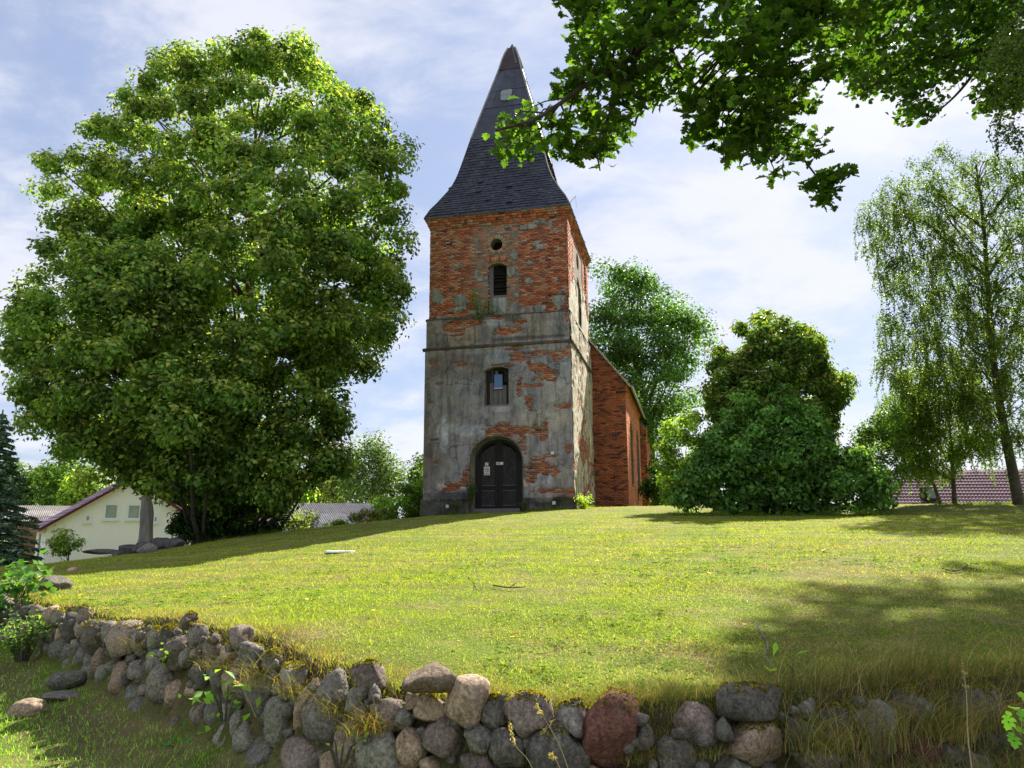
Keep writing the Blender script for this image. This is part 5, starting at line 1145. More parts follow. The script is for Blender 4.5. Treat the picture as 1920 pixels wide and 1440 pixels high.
birch('big weeping birch leaning at the right edge with a thick dark trunk', [(1912, 952), (1898, 880), (1880, 790), (1866, 700), (1856, 610), (1850, 500), (1842, 400), (1830, 310)], 29, (.22, .04),
      [[(1866, 700), (1800, 690), (1760, 650), (1715, 640)], [(1858, 620), (1800, 560), (1770, 500), (1755, 470)], [(1852, 520), (1790, 470), (1740, 420), (1690, 400)], [(1846, 430), (1780, 380), (1740, 340)], [(1862, 660), (1900, 620), (1960, 600)], [(1852, 520), (1900, 450), (1950, 420)], [(1870, 740), (1820, 740), (1780, 760), (1740, 770)], [(1845, 420), (1890, 360), (1930, 330)]],
      [(1600, 400), (1630, 370), (1665, 330), (1680, 300), (1715, 300), (1740, 300), (1770, 262), (1800, 285), (1840, 290), (1900, 290), (2000, 300), (2020, 760), (1900, 850), (1840, 860), (1800, 780), (1700, 740), (1645, 700), (1650, 560), (1640, 500), (1618, 470)], 3.2, 1150, (.6, 2.2), .085, per=3)
birch('young double birch with a thin straight trunk in front of the purple roof', [(1790, 950), (1786, 880), (1780, 800), (1775, 720)], 31, (.11, .03), [[(1786, 900), (1740, 880), (1700, 880)], [(1784, 860), (1820, 820), (1850, 800)], [(1782, 830), (1740, 790), (1710, 780)]],
      [(1640, 800), (1660, 730), (1700, 690), (1760, 670), (1820, 690), (1860, 740), (1870, 880), (1820, 850), (1780, 900), (1700, 890)], 1.6, 430, (.5, 1.5), .09, per=3, cols=[(.10, .16, .03), (.13, .19, .035), (.08, .13, .03)])
birch('slim leaning birch left of the young double birch', [(1765, 950), (1745, 890), (1730, 830), (1720, 760)], 31.5, (.08, .02), [[(1745, 890), (1720, 860), (1690, 850)]], [(1650, 790), (1680, 730), (1730, 720), (1760, 770), (1740, 840), (1680, 850)], 1.2, 170, (.5, 1.3), .09, per=3, cols=[(.10, .16, .03), (.12, .18, .035)])
birch('weeping birch beyond the right edge with only its hanging twigs in view', [(2250, 1010), (2230, 700), (2180, 300), (2130, 0), (2080, -150)], 17, (.25, .06), [[(2130, 0), (2000, -40), (1900, 40), (1860, 130)], [(2180, 200), (2050, 120), (1930, 130)], [(2150, 100), (2000, 60), (1900, 100)], [(2200, 400), (2080, 330), (1980, 300)]],
      [(1845, 110), (1870, 60), (1950, 0), (2200, -60), (2260, 300), (2000, 320), (1905, 290), (1850, 220)], 2.0, 260, (.5, 1.5), .08, per=3)
# ================================================================ oak overhead
OAKC = [(.06, .115, .02), (.045, .09, .018), (.08, .145, .022), (.035, .07, .016)]
LOBE = np.array([(0, 0), (.10, .02), (.16, .12), (.09, .18), (.25, .30), (.33, .42), (.17, .45), (.30, .60), (.30, .72), (.15, .70), (.17, .86), (.06, .93), (0, 1.0)])
OUT = np.concatenate([LOBE, LOBE[-2:0:-1] * (-1, 1)])   # outline of an oak leaf
def oakleaves(P, Nn, size, col, simple_=False):
    n = len(P); O = OUT if not simple_ else np.array([(0, 0), (.16, .12), (.33, .42), (.28, .72), (0, 1.), (-.28, .72), (-.33, .42), (-.16, .12)]); k = len(O)
    Nn = unit(Nn); r = rng.normal(size=(n, 3)) + np.array([0, 0, -.25]); d = unit(r - (r * Nn).sum(1, keepdims=True) * Nn); s = np.cross(Nn, d); size = np.asarray(size)[:, None, None]
    cur = (np.abs(O[:, 0]) * .35 - (O[:, 1] - .5) ** 2 * .35)[None, :, None]
    V = P[:, None] + size * (s[:, None] * O[None, :, :1] * 1.15 + d[:, None] * (O[None, :, 1:] - .5) + Nn[:, None] * cur); cen = P[:, None] + size * (d[:, None] * 0.0 - Nn[:, None] * .05)
    V = np.concatenate([V, cen], 1).reshape(-1, 3); b = np.arange(n)[:, None] * (k + 1); F = np.concatenate([b + np.array([i, (i + 1) % k, k]) for i in range(k)], 1).reshape(-1, 3)
    return V, F, np.repeat(col, k + 1, 0)
OB = np.array([9.6, 7.5]); og = float(zg(OB[:1], OB[1:])[0])
oak = thing('oak_tree', 'large oak rooted beyond the right edge, its leafy boughs hanging over the lawn', 'oak', (OB[0], OB[1], og))
tp_ = [(OB[0], OB[1], og - .2), (9.7, 7.6, 2.5), (9.9, 7.9, 5.), (10.2, 8.6, 8.), (10.5, 9.4, 11.)]; m = MB(); q = interp_pts(tp_, 5); m.tube(q, np.linspace(.55, .2, len(q)), 12); m.build('trunk', BARK_OAK, oak, True)
mb = MB()
def lp(l, r0, r1, n=6):
    P = [np.array(a, float) if len(a) == 3 and a[1] < 60 else at(a[0], a[1], a[2]) for a in l]; q = interp_pts(P, n); mb.tube(q, np.linspace(r0, r1, len(q)), 8, cap=False); return q
A_ = lambda x, y, Y: tuple(at(x, y, Y))
BR = []
BR.append(lp([(9.8, 7.8, 4.6), (8.0, 7.6, 6.6), A_(1780, -160, 7.6), A_(1500, 20, 7.2), A_(1430, 55, 7.0), A_(1385, 30, 6.9), A_(1350, -40, 6.8)], .17, .05))
BR.append(lp([A_(1430, 55, 7.0), A_(1300, -30, 6.8), A_(1240, 20, 6.6), A_(1200, 90, 6.5), A_(1150, 130, 6.4), A_(1090, 165, 6.3), A_(1010, 220, 6.2), A_(930, 245, 6.1)], .05, .012))
BR.append(lp([A_(1240, 20, 6.6), A_(1265, 110, 6.7), A_(1310, 170, 6.8), A_(1360, 230, 6.9), A_(1430, 290, 7.0)], .03, .008))
BR.append(lp([A_(1500, 20, 7.2), A_(1470, 120, 7.3), A_(1440, 220, 7.3), A_(1500, 290, 7.4), A_(1545, 350, 7.4)], .035, .007))
BR.append(lp([A_(1200, 90, 6.5), A_(1150, 200, 6.4), A_(1120, 270, 6.4), A_(1125, 320, 6.4)], .02, .006))
#BR.append(lp([(9.8, 7.9, 5.2), (10.4, 10., 7.5), A_(1990, 40, 13), A_(1850, 100, 15.6), A_(1700, 130, 15.8), A_(1620, 180, 16.0)], .16, .03))
#BR.append(lp([A_(1850, 100, 15.6), A_(1800, 180, 15.6), A_(1740, 230, 15.6)], .05, .015))
BR.append(lp([A_(1700, -120, 7.6), A_(1300, -200, 7.4), A_(1150, -120, 7.0), A_(1060, -20, 6.8)], .08, .02))
pA = [(1040, -60), (1035, 10), (1060, 50), (1030, 90), (1045, 120), (1038, 160), (1060, 190), (1020, 210), (985, 170), (960, 195), (930, 225), (895, 232), (893, 252), (925, 262), (935, 300), (970, 312), (1010, 308), (1035, 285), (1050, 310), (1090, 320), (1125, 335), (1150, 310), (1180, 295), (1170, 245), (1215, 235), (1225, 200), (1270, 195), (1290, 225), (1275, 270), (1300, 290), (1360, 270), (1355, 320), (1400, 325), (1425, 310), (1440, 350), (1465, 360), (1490, 320), (1530, 300),
      (1545, 250), (1515, 230), (1540, 160), (1600, 150), (1640, 130), (1640, 60), (1700, 40), (1700, -80)]
pA2 = [(1495, 345), (1520, 340), (1545, 300), (1585, 296), (1590, 325), (1575, 350), (1560, 385), (1535, 390), (1515, 362)]
pB = [(1590, 160), (1610, 195), (1680, 185), (1680, 225), (1710, 240), (1760, 235), (1770, 205), (1730, 170), (1800, 160), (1830, 130), (1815, 190), (1860, 240), (1930, 200), (2000, 200), (2000, -80), (1600, -80), (1560, 60)]
def oakfill(name, poly, Y, dep, ncl, rcl, nl, ls, m_, simple_=False, front=.5):
    Cn = sample_crown(poly, Y, dep, ncl, m_, front); n = nl * ncl; ci = np.repeat(np.arange(ncl), nl); d = unit(rng.normal(size=(n, 3))); P = Cn[ci] + d * (rng.random(n) ** .6 * rcl)[:, None] * np.array([1.25, 1.25, .5])
    Nn = rng.normal(size=(n, 3)) * .55 + np.array([0, 0, .9]); V, F, c = oakleaves(P, Nn, ls * rng.uniform(.65, 1.2, n), leafcols(n, OAKC, .2), simple_)
    # twigs to the nearest bough
    AB = np.array([p for q in BR for p in q])
    for cpt in Cn:
        dd = np.linalg.norm(AB - cpt, axis=1); j = int(np.argmin(dd)); a = AB[j]
        if dd[j] < 4.5: mb.tube([a, a * .5 + cpt * .5 + rng.normal(size=3) * .05 * dd[j] + np.array([0, 0, .05]), cpt], [.012, .008, .003], 4, cap=False)
    o = mobj(name, V, F, OAKLEAF, oak, c); return o
oakfill('foliage', pA, 6.7, .9, 330, .19, 17, .118, 14)
oakfill('foliage', pA2, 7.3, .15, 14, .14, 16, .11, 5)
# the rest of the crown above and to the right, out of the picture
n = 240; Cn = []
while len(Cn) < n:
    p = np.array([rng.uniform(2.5, 24), rng.uniform(5, 27), rng.uniform(6., 16)]); e_ = ((p - np.array([12.2, 11.5, 10.])) / np.array([6.5, 7., 4.5])); 
    if (e_ ** 2).sum() > 1: continue
    px, py = proj(p)[0]
    mg = 2000 / p[1]
    if -mg < px < 1920 + mg and py > -mg: continue
    Cn.append(p)
Cn = np.array(Cn); V, F, c = clump_leaves(Cn, 1.05, 95, .27, OAKC, .6, .2); mobj('upper_crown', V, F, OAKLEAF, oak, c)
tl = [(p, .3) for p in q]; limbs(mb, [(np.array(p), .3) for p in interp_pts(tp_, 5)], Cn, .3, .07)
mb.build('boughs', BARK_OAK, oak, True)
# second oak, farther away: shades the right of the lawn
OB2 = np.array([20., 21.]); og = float(zg(OB2[:1], OB2[1:])[0]); oak = thing('oak_tree', 'farther oak beyond the right edge, its finer leaved boughs filling the top right corner', 'oak', (OB2[0], OB2[1], og))
tp2 = [(20, 21, og - .2), (19.8, 21, 4), (19.2, 21.2, 9), (18.5, 21.5, 14)]; m = MB(); q = interp_pts(tp2, 5); m.tube(q, np.linspace(.5, .2, len(q)), 12); m.build('trunk', BARK_OAK, oak, True)
mb = MB(); BR = []
BR.append(lp([(19.2, 21.2, 9), A_(2150, 120, 21.6), A_(1980, 60, 21.5), A_(1860, 90, 21.5), A_(1720, 120, 21.5), A_(1620, 170, 21.5)], .18, .03))
BR.append(lp([A_(1860, 90, 21.5), A_(1800, 170, 21.2), A_(1740, 225, 21.)], .06, .015)); BR.append(lp([A_(1980, 60, 21.5), A_(1820, -20, 21.5), A_(1660, 30, 21.8)], .08, .02)); BR.append(lp([A_(1980, 60, 21.5), A_(1900, 150, 21.), A_(1870, 220, 21.)], .06, .015))
oakfill('foliage', pB, 21.4, 2.4, 260, .52, 24, .21, 9, True); oakfill('foliage', pB, 26., 2., 170, .62, 24, .24, 14, True)
Cn = []
while len(Cn) < 330:
    p = np.array([rng.uniform(7, 27), rng.uniform(14, 31), rng.uniform(6., 21)]); e_ = ((p - np.array([17., 22., 14.])) / np.array([8.5, 7.5, 6.5]))
    if (e_ ** 2).sum() > 1: continue
    px, py = proj(p)[0]
    mg = 2100 / p[1]
    if -mg < px < 1920 + mg and py > -mg: continue
    Cn.append(p)
Cn = np.array(Cn); V, F, c = clump_leaves(Cn, 1.15, 90, .30, OAKC, .6, .2); mobj('upper_crown', V, F, OAKLEAF, oak, c)
limbs(mb, [(np.array(p), .3) for p in interp_pts(tp2, 5)], Cn, .25, .07); mb.build('boughs', BARK_OAK, oak, True)
# bare hanging twig
# ================================================================ plants by the wall
def leafy(name, label, cat, base, h, w_, n, ls, cols, stems=12, wr=.6, mat=LEAF, up=.9):
    b = np.array(base, float); t = thing(name, label, cat, tuple(b)); m = MB(); PP = []
    for k in range(stems):
        a = rng.uniform(0, 2 * pi); rr = w_ * sqrt(rng.random()); e_ = b + np.array([cos(a) * rr, sin(a) * rr, h * rng.uniform(.55, 1.05) * (1 - .35 * (rr / w_) ** 2)]); q = interp_pts([b + np.array([cos(a), sin(a), 0]) * rr * .2, b * .45 + e_ * .55 + np.array([0, 0, h * .12]), e_], 5)
        m.tube(q, [.006 * (1 - i / len(q)) + .002 for i in range(len(q))], 3, cap=False); PP += q[2:]
    m.build('stem', BARK, t); PP = np.array(PP)[rng.integers(0, len(PP), n)] + rng.normal(size=(n, 3)) * ls * .8
    V, F, c = kites(PP, rng.normal(size=(n, 3)) * .5 + np.array([0, -.3, up]), ls * rng.uniform(.6, 1.3, n), leafcols(n, cols), wr, fold=.12); mobj('leaves', V, F, mat, t, c); return t
def wp(px, py, out=.2, z=None):
    s_, z_, Y = px2wall(px, py); x_ = float(s2x(s_)); t_ = np.array([1., float(ysl(x_))]); t_ /= np.linalg.norm(t_); nrm = np.array([-t_[1], t_[0]]); q = np.array([x_, float(yw(x_))]) - nrm * out; return np.array([q[0], q[1], z_ if z is None else z])
YL = [(.16, .26, .03), (.22, .32, .04), (.12, .20, .03)]
p = wp(92, 1235, .28); leafy('shrub', 'bushy wild shrub with bright yellow green tips growing against the stone wall', 'shrub', p, .62, .30, 700, .05, YL + [(.05, .11, .03)] * 3, 34)
p = wp(40, 1120, .05); leafy('broadleaf_weed', 'large leaved green weed on the far left end of the wall top', 'plant', p, .40, .38, 150, .14, [(.05, .12, .03), (.08, .17, .035), (.10, .20, .04)], 16, .8)
p = wp(5, 1200, .25); leafy('broadleaf_weed', 'dark leafy weed in front of the wall at the left edge', 'plant', p, .75, .25, 160, .12, [(.03, .08, .025), (.045, .10, .03)], 14, .8)
p = wp(470, 1345, .18); leafy('weed', 'fresh green oval leaved weed sprouting from the wall face', 'plant', p, .26, .14, 34, .085, [(.16, .30, .04), (.10, .22, .04), (.2, .34, .05)], 8, .5)
p = wp(395, 1415, .22); leafy('weed', 'small bluish green weed at the foot of the wall', 'plant', p, .12, .12, 22, .09, [(.04, .15, .05), (.06, .18, .06)], 6, .6)
p = wp(330, 1240, .10); leafy('weed', 'tiny green weed between stones on the left part of the wall', 'plant', p, .12, .08, 30, .04, YL, 5)
p = wp(690, 1420, .2); leafy('weed', 'thin trailing weed with tiny leaves over the bluish stone', 'plant', p, .2, .16, 26, .03, YL, 6)
p = gp(1488, 1272); leafy('seedling', 'bright green seedling with two upright leaves on the shaded bank', 'plant', p + (0, 0, .0), .10, .03, 5, .10, [(.22, .40, .04)], 2, .35)
p = at(1935, 1350, 3.6); ms = thing('maple_seedling', 'bright green lobed leaves poking in at the right edge by the wall', 'plant', (p[0] + .02, p[1], p[2] - .35)); m = MB(); b_ = np.array([p[0] + .02, p[1], p[2] - .35]); PP = []
for (a, b) in ((1905, 1330), (1890, 1352), (1918, 1345), (1900, 1388), (1915, 1372), (1925, 1310), (1940, 1360)):
    e_ = at(a, b, 3.6 + rng.uniform(-.05, .05)); m.tube(interp_pts([b_, (b_ + e_) / 2 + (0.03, 0, .03), e_], 4), .003, 4); PP.append(e_)
m.build('stem', STRAW_G, ms); PP = np.array(PP); V, F, c = oakleaves(PP, rng.normal(size=(len(PP), 3)) * .3 + np.array([0, -.7, .6]), np.full(len(PP), .085), leafcols(len(PP), [(.16, .34, .03), (.22, .42, .04)])); mobj('leaves', V, F, LEAF, ms, c)
# ================================================================ houses behind
CREAM = simple('cream_render', (.76, .76, .77), (.85, .85, .86), 9, .9, .15, .01)
def rooftile(name, c1, c2):
    m = Mat(name, .85, .12); t = m.tex(2.5, 6, .7); a = m.attr(); m.col(m.mix(1.0, a, m.ramp(t, [(.3, c1), (.7, c2)]), 'MULTIPLY')); return m.m
TILE = rooftile('roof_tile', (.7, .7, .72), (1.2, 1.2, 1.2))
def tiles(name, O, U, S, nu, ns, parent, col, prof='pan', th=.03, jit=.12):
    """roof cover: O corner at the ridge, U along the ridge, S down the slope (world vectors); real waves and course steps"""
    O, U, S = map(lambda v: np.array(v, float), (O, U, S)); n = unit(np.cross(U, S)); 
    if n[2] < 0: n = -n
    V = []; F = []; cc = []; k = 4
    for r in range(ns):
        for e_ in (0, 1):
            for c in range(nu * k + 1):
                ph = (c % k) / k; wv = th * (.9 * abs(sin(pi * ph)) if prof == 'pan' else .5 + .5 * sin(2 * pi * ph)); st_ = (th * .9 * e_ if prof == 'pan' else 0)
                V.append(O + U * (c / (nu * k)) + S * ((r + e_) / ns) + n * (wv + st_)); cc.append(col[(r * 7 + (c // k) * 3) % len(col)])
        b = len(V) - 2 * (nu * k + 1); w_ = nu * k + 1
        F += [(b + c, b + c + 1, b + w_ + c + 1, b + w_ + c) for c in range(w_ - 1)]
    o = mobj(name, np.array(V), np.array(F), TILE, parent, np.array(cc) * 1.0); return tag(o, kind='stuff')
def house(name, label, cat, c, yaw, wid, ln, zb, ze, zr, wallm, tilec, oh=.35, nu=30, ns=14, verge=None, prof='pan', group=None):
    """gable faces -y local; c = centre of the gable's foot"""
    t = thing(name, label, cat, (c[0], c[1], zb), group=group); a = np.array([cos(yaw), sin(yaw), 0]); b_ = np.array([-sin(yaw), cos(yaw), 0]); O = np.array([c[0], c[1], 0.])
    f = lambda x, y, z: O + a * x + b_ * y + np.array([0, 0, z]); h = wid / 2
    m = MB(); V = [f(-h, y, z) for y in (0, ln) for z in (zb, ze)] + [f(h, y, z) for y in (0, ln) for z in (zb, ze)] + [f(0, 0, zr), f(0, ln, zr)]
    m.add(V, [(0, 4, 5, 8, 1), (2, 3, 9, 7, 6), (0, 1, 3, 2), (4, 6, 7, 5)]); wl_ = m.build('wall', wallm, t)
    sl_ = (zr - ze) / h; m = MB()
    for s_ in (-1, 1):
        P = [f(0, -oh, zr + .12), f(s_ * (h + oh), -oh, ze - sl_ * oh + .12), f(s_ * (h + oh), ln + oh, ze - sl_ * oh + .12), f(0, ln + oh, zr + .12)]; Q = [p - np.array([0, 0, .12]) for p in P]
        m.add(P + Q, [(0, 1, 2, 3), (7, 6, 5, 4), (0, 4, 5, 1), (1, 5, 6, 2), (2, 6, 7, 3)])
    rf_ = m.build('roof', verge or WOOD_DK, t)
    for s_ in (-1, 1):
        tiles('roof_tiles', f(0, -oh - .02, zr + .14), f(0, ln + oh + .02, 0) - f(0, -oh, 0), f(s_ * (h + oh + .03), 0, ze - sl_ * oh) - f(0, 0, zr), nu, ns, rf_, tilec, prof)
    return t, f, wl_, rf_
def hwin(f, x0, x1, z0, z1, par, blind=(.16, .22, .21)):
    def boxf(m, a0, a1, b0, b1, c0, c1): m.add([f(x, y, z) for x in (a0, a1) for y in (b0, b1) for z in (c0, c1)], [(0, 1, 3, 2), (4, 6, 7, 5), (0, 4, 5, 1), (2, 3, 7, 6), (0, 2, 6, 4), (1, 5, 7, 3)])
    m = MB(); k = .13
    boxf(m, x0, x0 + k, -.06, .1, z0, z1); boxf(m, x1 - k, x1, -.06, .1, z0, z1); boxf(m, x0 + k, x1 - k, -.06, .1, z1 - k, z1); boxf(m, x0 + k, x1 - k, -.06, .1, z0, z0 + k); fr_ = m.build('window', WHITE, par)
    m = MB(); boxf(m, x0 + k, x1 - k, -.01, .03, z0 + k, z1 - k); m.build('pane', BLIND, fr_)
    m = MB(); boxf(m, x0 - .05, x1 + .05, -.14, .0, z0 - .05, z0 - .002); m.build('sill', WHITE, fr_)
RED = simple('dark_red_verge', (.10, .012, .018), (.16, .02, .03), 5, .6)
HY = 47.0; hc = at(236, 1045, HY); apex = at(236, 899, HY)[2]; HYAW = R(35); _hn = np.array([-sin(HYAW), cos(HYAW), 0.])
def hpl(px, py):
    d = ray(px, py); t = (hc[:3] * [1, 1, 0]) @ _hn / (d @ _hn); q = d * t + np.array([0, 0, EYE]); return (q[0] - hc[0]) * cos(HYAW) + (q[1] - HY) * sin(HYAW), q[2]
hc[1] = HY; hw_ = -hpl(70, 998)[0]; ez = hpl(70, 998)[1]; apex = hpl(236, 899)[1]

ht, hf, hwl, hrf = house('village_house', 'cream village house with a purple tiled roof and white framed windows, left behind the linden', 'house', (hc[0], HY), HYAW, hw_ * 2 - .9, 8.5, -1.6, ez + .3, apex, CREAM, [(.17, .12, .17), (.21, .15, .21), (.14, .10, .15)], oh=.40, nu=34, ns=13, verge=RED)
ht['label'] = 'cream village house with purple roof and white windows, left of the linden trees'
hx_ = hpl
for a, b, c, d in ((195, 222, 943, 975), (238, 264, 944, 975)):
    x0, z1 = hx_(a, c); x1, z0 = hx_(b, d); hwin(hf, x0, x1, z0, z1, hwl)
for a, b, c, d in ((158, 171, 964, 980), (286, 297, 966, 981)):
    x0, z1 = hx_(a, c); x1, z0 = hx_(b, d); hwin(hf, x0, x1, z0, z1, hwl)
m = MB(); q = hf(-.3, 1.6, 0); m.box(q[0] - .3, q[0] + .3, q[1] - .3, q[1] + .3, apex - .5, apex + .55); ch = m.build('chimney', simple('chimney_brick', (.05, .05, .07), (.09, .09, .12), 6), hrf)
m = MB(); m.tube([(q[0], q[1], apex + .5), (q[0], q[1], apex + .85)], .12, 8); m.build('chimney_pot', METAL, ch)
m = MB(); P0 = hf(-hw_ + .15, -.05, ez); m.tube([P0 + (0, 0, -.1), (P0[0], P0[1], -1.5)], .06, 6); m.build('downpipe', METAL, ht)
# low annex with the garage door left of the gable
# corrugated sheds
GREYC = [(.30, .29, .31), (.36, .35, .37), (.25, .24, .27)]
def shed(label, pr0, pr1, Y0, Y1, drop, run, nu, col, zb=-1.3, name='shed', prof='corr', ns=4, wallm=None, skew=0.):
    A, B = at(*pr0, Y0), at(*pr1, Y1); u = B - A; nrm = np.array([u[1], -u[0], 0]); nrm /= np.linalg.norm(nrm); 
    if nrm[1] > 0: nrm = -nrm
    S = nrm * run + np.array([0, 0, -drop]); t = thing(name, label, 'shed' if name == 'shed' else 'house', ((A[0] + B[0]) / 2, (A[1] + B[1]) / 2, zb))
    m = MB(); E0, E1 = A + S, B + S; Bk = -nrm * run + np.array([0, 0, -drop]); 
    ins = lambda p, q: p + (q - p) * .04
    a0, a1, b0, b1 = ins(E0, E1), ins(E1, E0), ins(A + Bk, B + Bk), ins(B + Bk, A + Bk); zt_ = a0[2] - .02
    V = [(*p[:2], z) for p in (a0, a1, b1, b0) for z in (zb, zt_)]; r0_, r1_ = ins(A, B) - (0, 0, .04), ins(B, A) - (0, 0, .04)
    m.add(V + [tuple(r0_), tuple(r1_)], [(0, 2, 3, 1), (4, 6, 7, 5), (0, 1, 8, 7, 6), (2, 4, 5, 9, 3)]); m.build('wall', wallm or CREAM, t)
    m = MB(); m.add([A, B, B + S, A + S, A + Bk, B + Bk] + [p - np.array([0, 0, .08]) for p in (A, B, B + S, A + S, A + Bk, B + Bk)], [(0, 1, 2, 3), (1, 0, 4, 5), (6, 9, 8, 7), (3, 2, 8, 9), (0, 3, 9, 6), (1, 7, 8, 2), (0, 6, 10, 4)]); rf_ = m.build('roof', WOOD_DK, t)
    tiles('roof_sheets' if prof == 'corr' else 'roof_tiles', A + (0, 0, .02), u, S, nu, ns, rf_, col, prof, th=.07 if prof == 'corr' else .05); tiles('roof_sheets' if prof == 'corr' else 'roof_tiles', A + (0, 0, .02), u, Bk, nu, 2, rf_, col, prof, th=.05)
    return t, rf_
shed('low shed with a pale corrugated roof between the linden and the church', (480, 944), (700, 946), 46, 50, 2.6, 5.2, 54, GREYC)
shed('barn with a weathered corrugated roof behind the spruce', (30, 949), (150, 950), 60, 63, 1.25, 3., 34, [(.34, .31, .29), (.42, .39, .36), (.28, .25, .24)], ns=3, wallm=simple('barn_wood', (.12, .06, .03), (.2, .11, .06), 4))
shed('far house with a brown tiled roof right of the cream house', (300, 962), (450, 963), 62, 66, 1.6, 3., 30, [(.26, .18, .17), (.20, .14, .14)], name='village_house', prof='pan', ns=6)
t, rr_ = shed('house with a reddish purple tiled roof behind the birches at the right edge', (1660, 884), (2050, 880), 50, 46, 3.6, 5.5, 62, [(.19, .115, .14), (.23, .145, .17), (.16, .095, .12)], name='village_house', prof='pan', ns=18, zb=-.6)
for (px, py) in ((1743, 925), (1900, 925)):
    q = at(px, py, 46.3); m = MB(); m.box(q[0] - .35, q[0] + .35, q[1] - .25, q[1] + .45, q[2] - .42, q[2] + .35); sk = m.build('skylight', WOOD_DK, rr_)
    m = MB(); m.box(q[0] - .28, q[0] + .28, q[1] - .27, q[1] - .255, q[2] - .3, q[2] + .28); m.build('pane', GLASS, sk)
# ---- monument
ROCK = simple('dark_rock', (.045, .045, .048), (.15, .145, .14), 5, .9, .8, .03)
STELE = simple('grey_stele', (.11, .10, .09), (.27, .25, .22), 3, .9, .5, .02, stretch=(2, 2, .4))
MY = 23.5; mb0 = gp(272, 1022, MY); mb0 = at(272, 1014, MY)
zgm = float(zg(np.array([mb0[0]]), np.array([MY]))[0])
mt = thing('memorial', 'tall rough grey standing stone on a boulder base in front of the cream house', 'monument', (mb0[0], MY, zgm))
def pxm(px, py, Y=MY): return at(px, py, Y)
prof = [(259, 1020, 18), (262, 985, 17), (264, 940, 15), (266, 933, 13), (278, 933, 13), (283, 945, 15), (285, 960, 15), (284, 990, 17), (287, 1020, 18)]
V = []; F = []
lv = [(1022, 256, 289), (1008, 260, 285), (985, 262, 285), (962, 263.5, 285), (945, 264, 283.5), (935, 265.5, 279), (931, 268, 275)]
for (yy, xa, xb) in lv:
    a, b = pxm(xa, yy), pxm(xb, yy); w_ = (b - a)[0]
    for (fx, dy) in ((0, .05), (.12, -.12), (.5, -.17), (.88, -.12), (1, .05), (.85, .2), (.15, .2)): V.append((a[0] + w_ * fx + rng.normal() * .012, MY + dy + rng.normal() * .012, a[2] + rng.normal() * .01))
for i in range(len(lv) - 1):
    for k in range(7): F.append((i * 7 + k, i * 7 + (k + 1) % 7, (i + 1) * 7 + (k + 1) % 7, (i + 1) * 7 + k))
F.append(tuple(range((len(lv) - 1) * 7, len(lv) * 7))); mobj('stele', np.array(V), F, STELE, mt)
for k, (px, py, rx, rz, sd_) in enumerate(((268, 1020, 17, 10, 31), (240, 1024, 26, 9, 32), (300, 1014, 20, 11, 33), (327, 1017, 22, 9, 34), (285, 1022, 14, 9, 35), (218, 1027, 12, 5, 36))):
    kx = MY / FPX; q = pxm(px, py); me, X, F_ = stone_mesh('base_rock', rx * kx, .3, rz * kx * 1.3, 3, sd_, 7, .15); me.materials.append(ROCK)
    o = bpy.data.objects.new('base_rock', me); C.collection.objects.link(o); o.parent = mt; o.location = (q[0] - mb0[0], rng.uniform(-.1, .2), min(q[2] - zgm - .03, float(zg(np.array([q[0]]), np.array([MY]))[0]) - zgm + rz * kx * .9))
p = gp(276, 1036); boulder('boulder', 'light grey boulder on the lawn in front of the standing stone, front one of two', p, .27, .2, .17, STONES[0], 511, .1, 2); 
p = gp(262, 1034); p = p + (0, .45, 0); boulder('boulder', 'pinkish boulder directly behind the light grey one by the standing stone', p, .24, .2, .2, STONES[3], 512, .4, 3)
p = gp(190, 1037); boulder('boulder', 'low dark flat rock on the slope left of the standing stone', p, .55, .25, .09, STONES[5], 513, .1, 4)
# ---- bench (side on, facing right)
bq = at(545, 998, 28); bz = float(zg(np.array([bq[0]]), np.array([28.]))[0]); byaw = R(38)
bench = thing('garden_bench', 'weathered slatted wooden garden bench with crossed legs beside the linden', 'bench', (bq[0], 28, bz))
Bm = lambda x, y, z: np.array([bq[0], 28, bz]) + np.array([cos(byaw) * x - sin(byaw) * y, sin(byaw) * x + cos(byaw) * y, z])
# local: x across depth (seat points +x), y along the bench
for k in range(6):
    z = .50 + k * .075; x = -.24 - (z - .45) * .28; m = MB(); m.beam(Bm(x, -.55, z), Bm(x, .55, z), .018, .055, up=(.2, 0, 1)); m.build('slat', WOOD_GR, bench)
for k in range(5):
    x = -.2 + k * .095; m = MB(); m.beam(Bm(x, -.55, .43), Bm(x, .55, .43), .075, .02); m.build('slat', WOOD_GR, bench)
for y in (-.48, .48):
    m = MB(); m.beam(Bm(-.42, y, .98), Bm(.22, y, .0), .045, .03); m.build('leg', WOOD_GR, bench); m = MB(); m.beam(Bm(.22, y, .42), Bm(-.25, y, 0), .045, .03); m.build('leg', WOOD_GR, bench)
    m = MB(); m.beam(Bm(-.24, y, .41), Bm(.26, y, .41), .03, .035); m.build('seat_rail', WOOD_GR, bench)
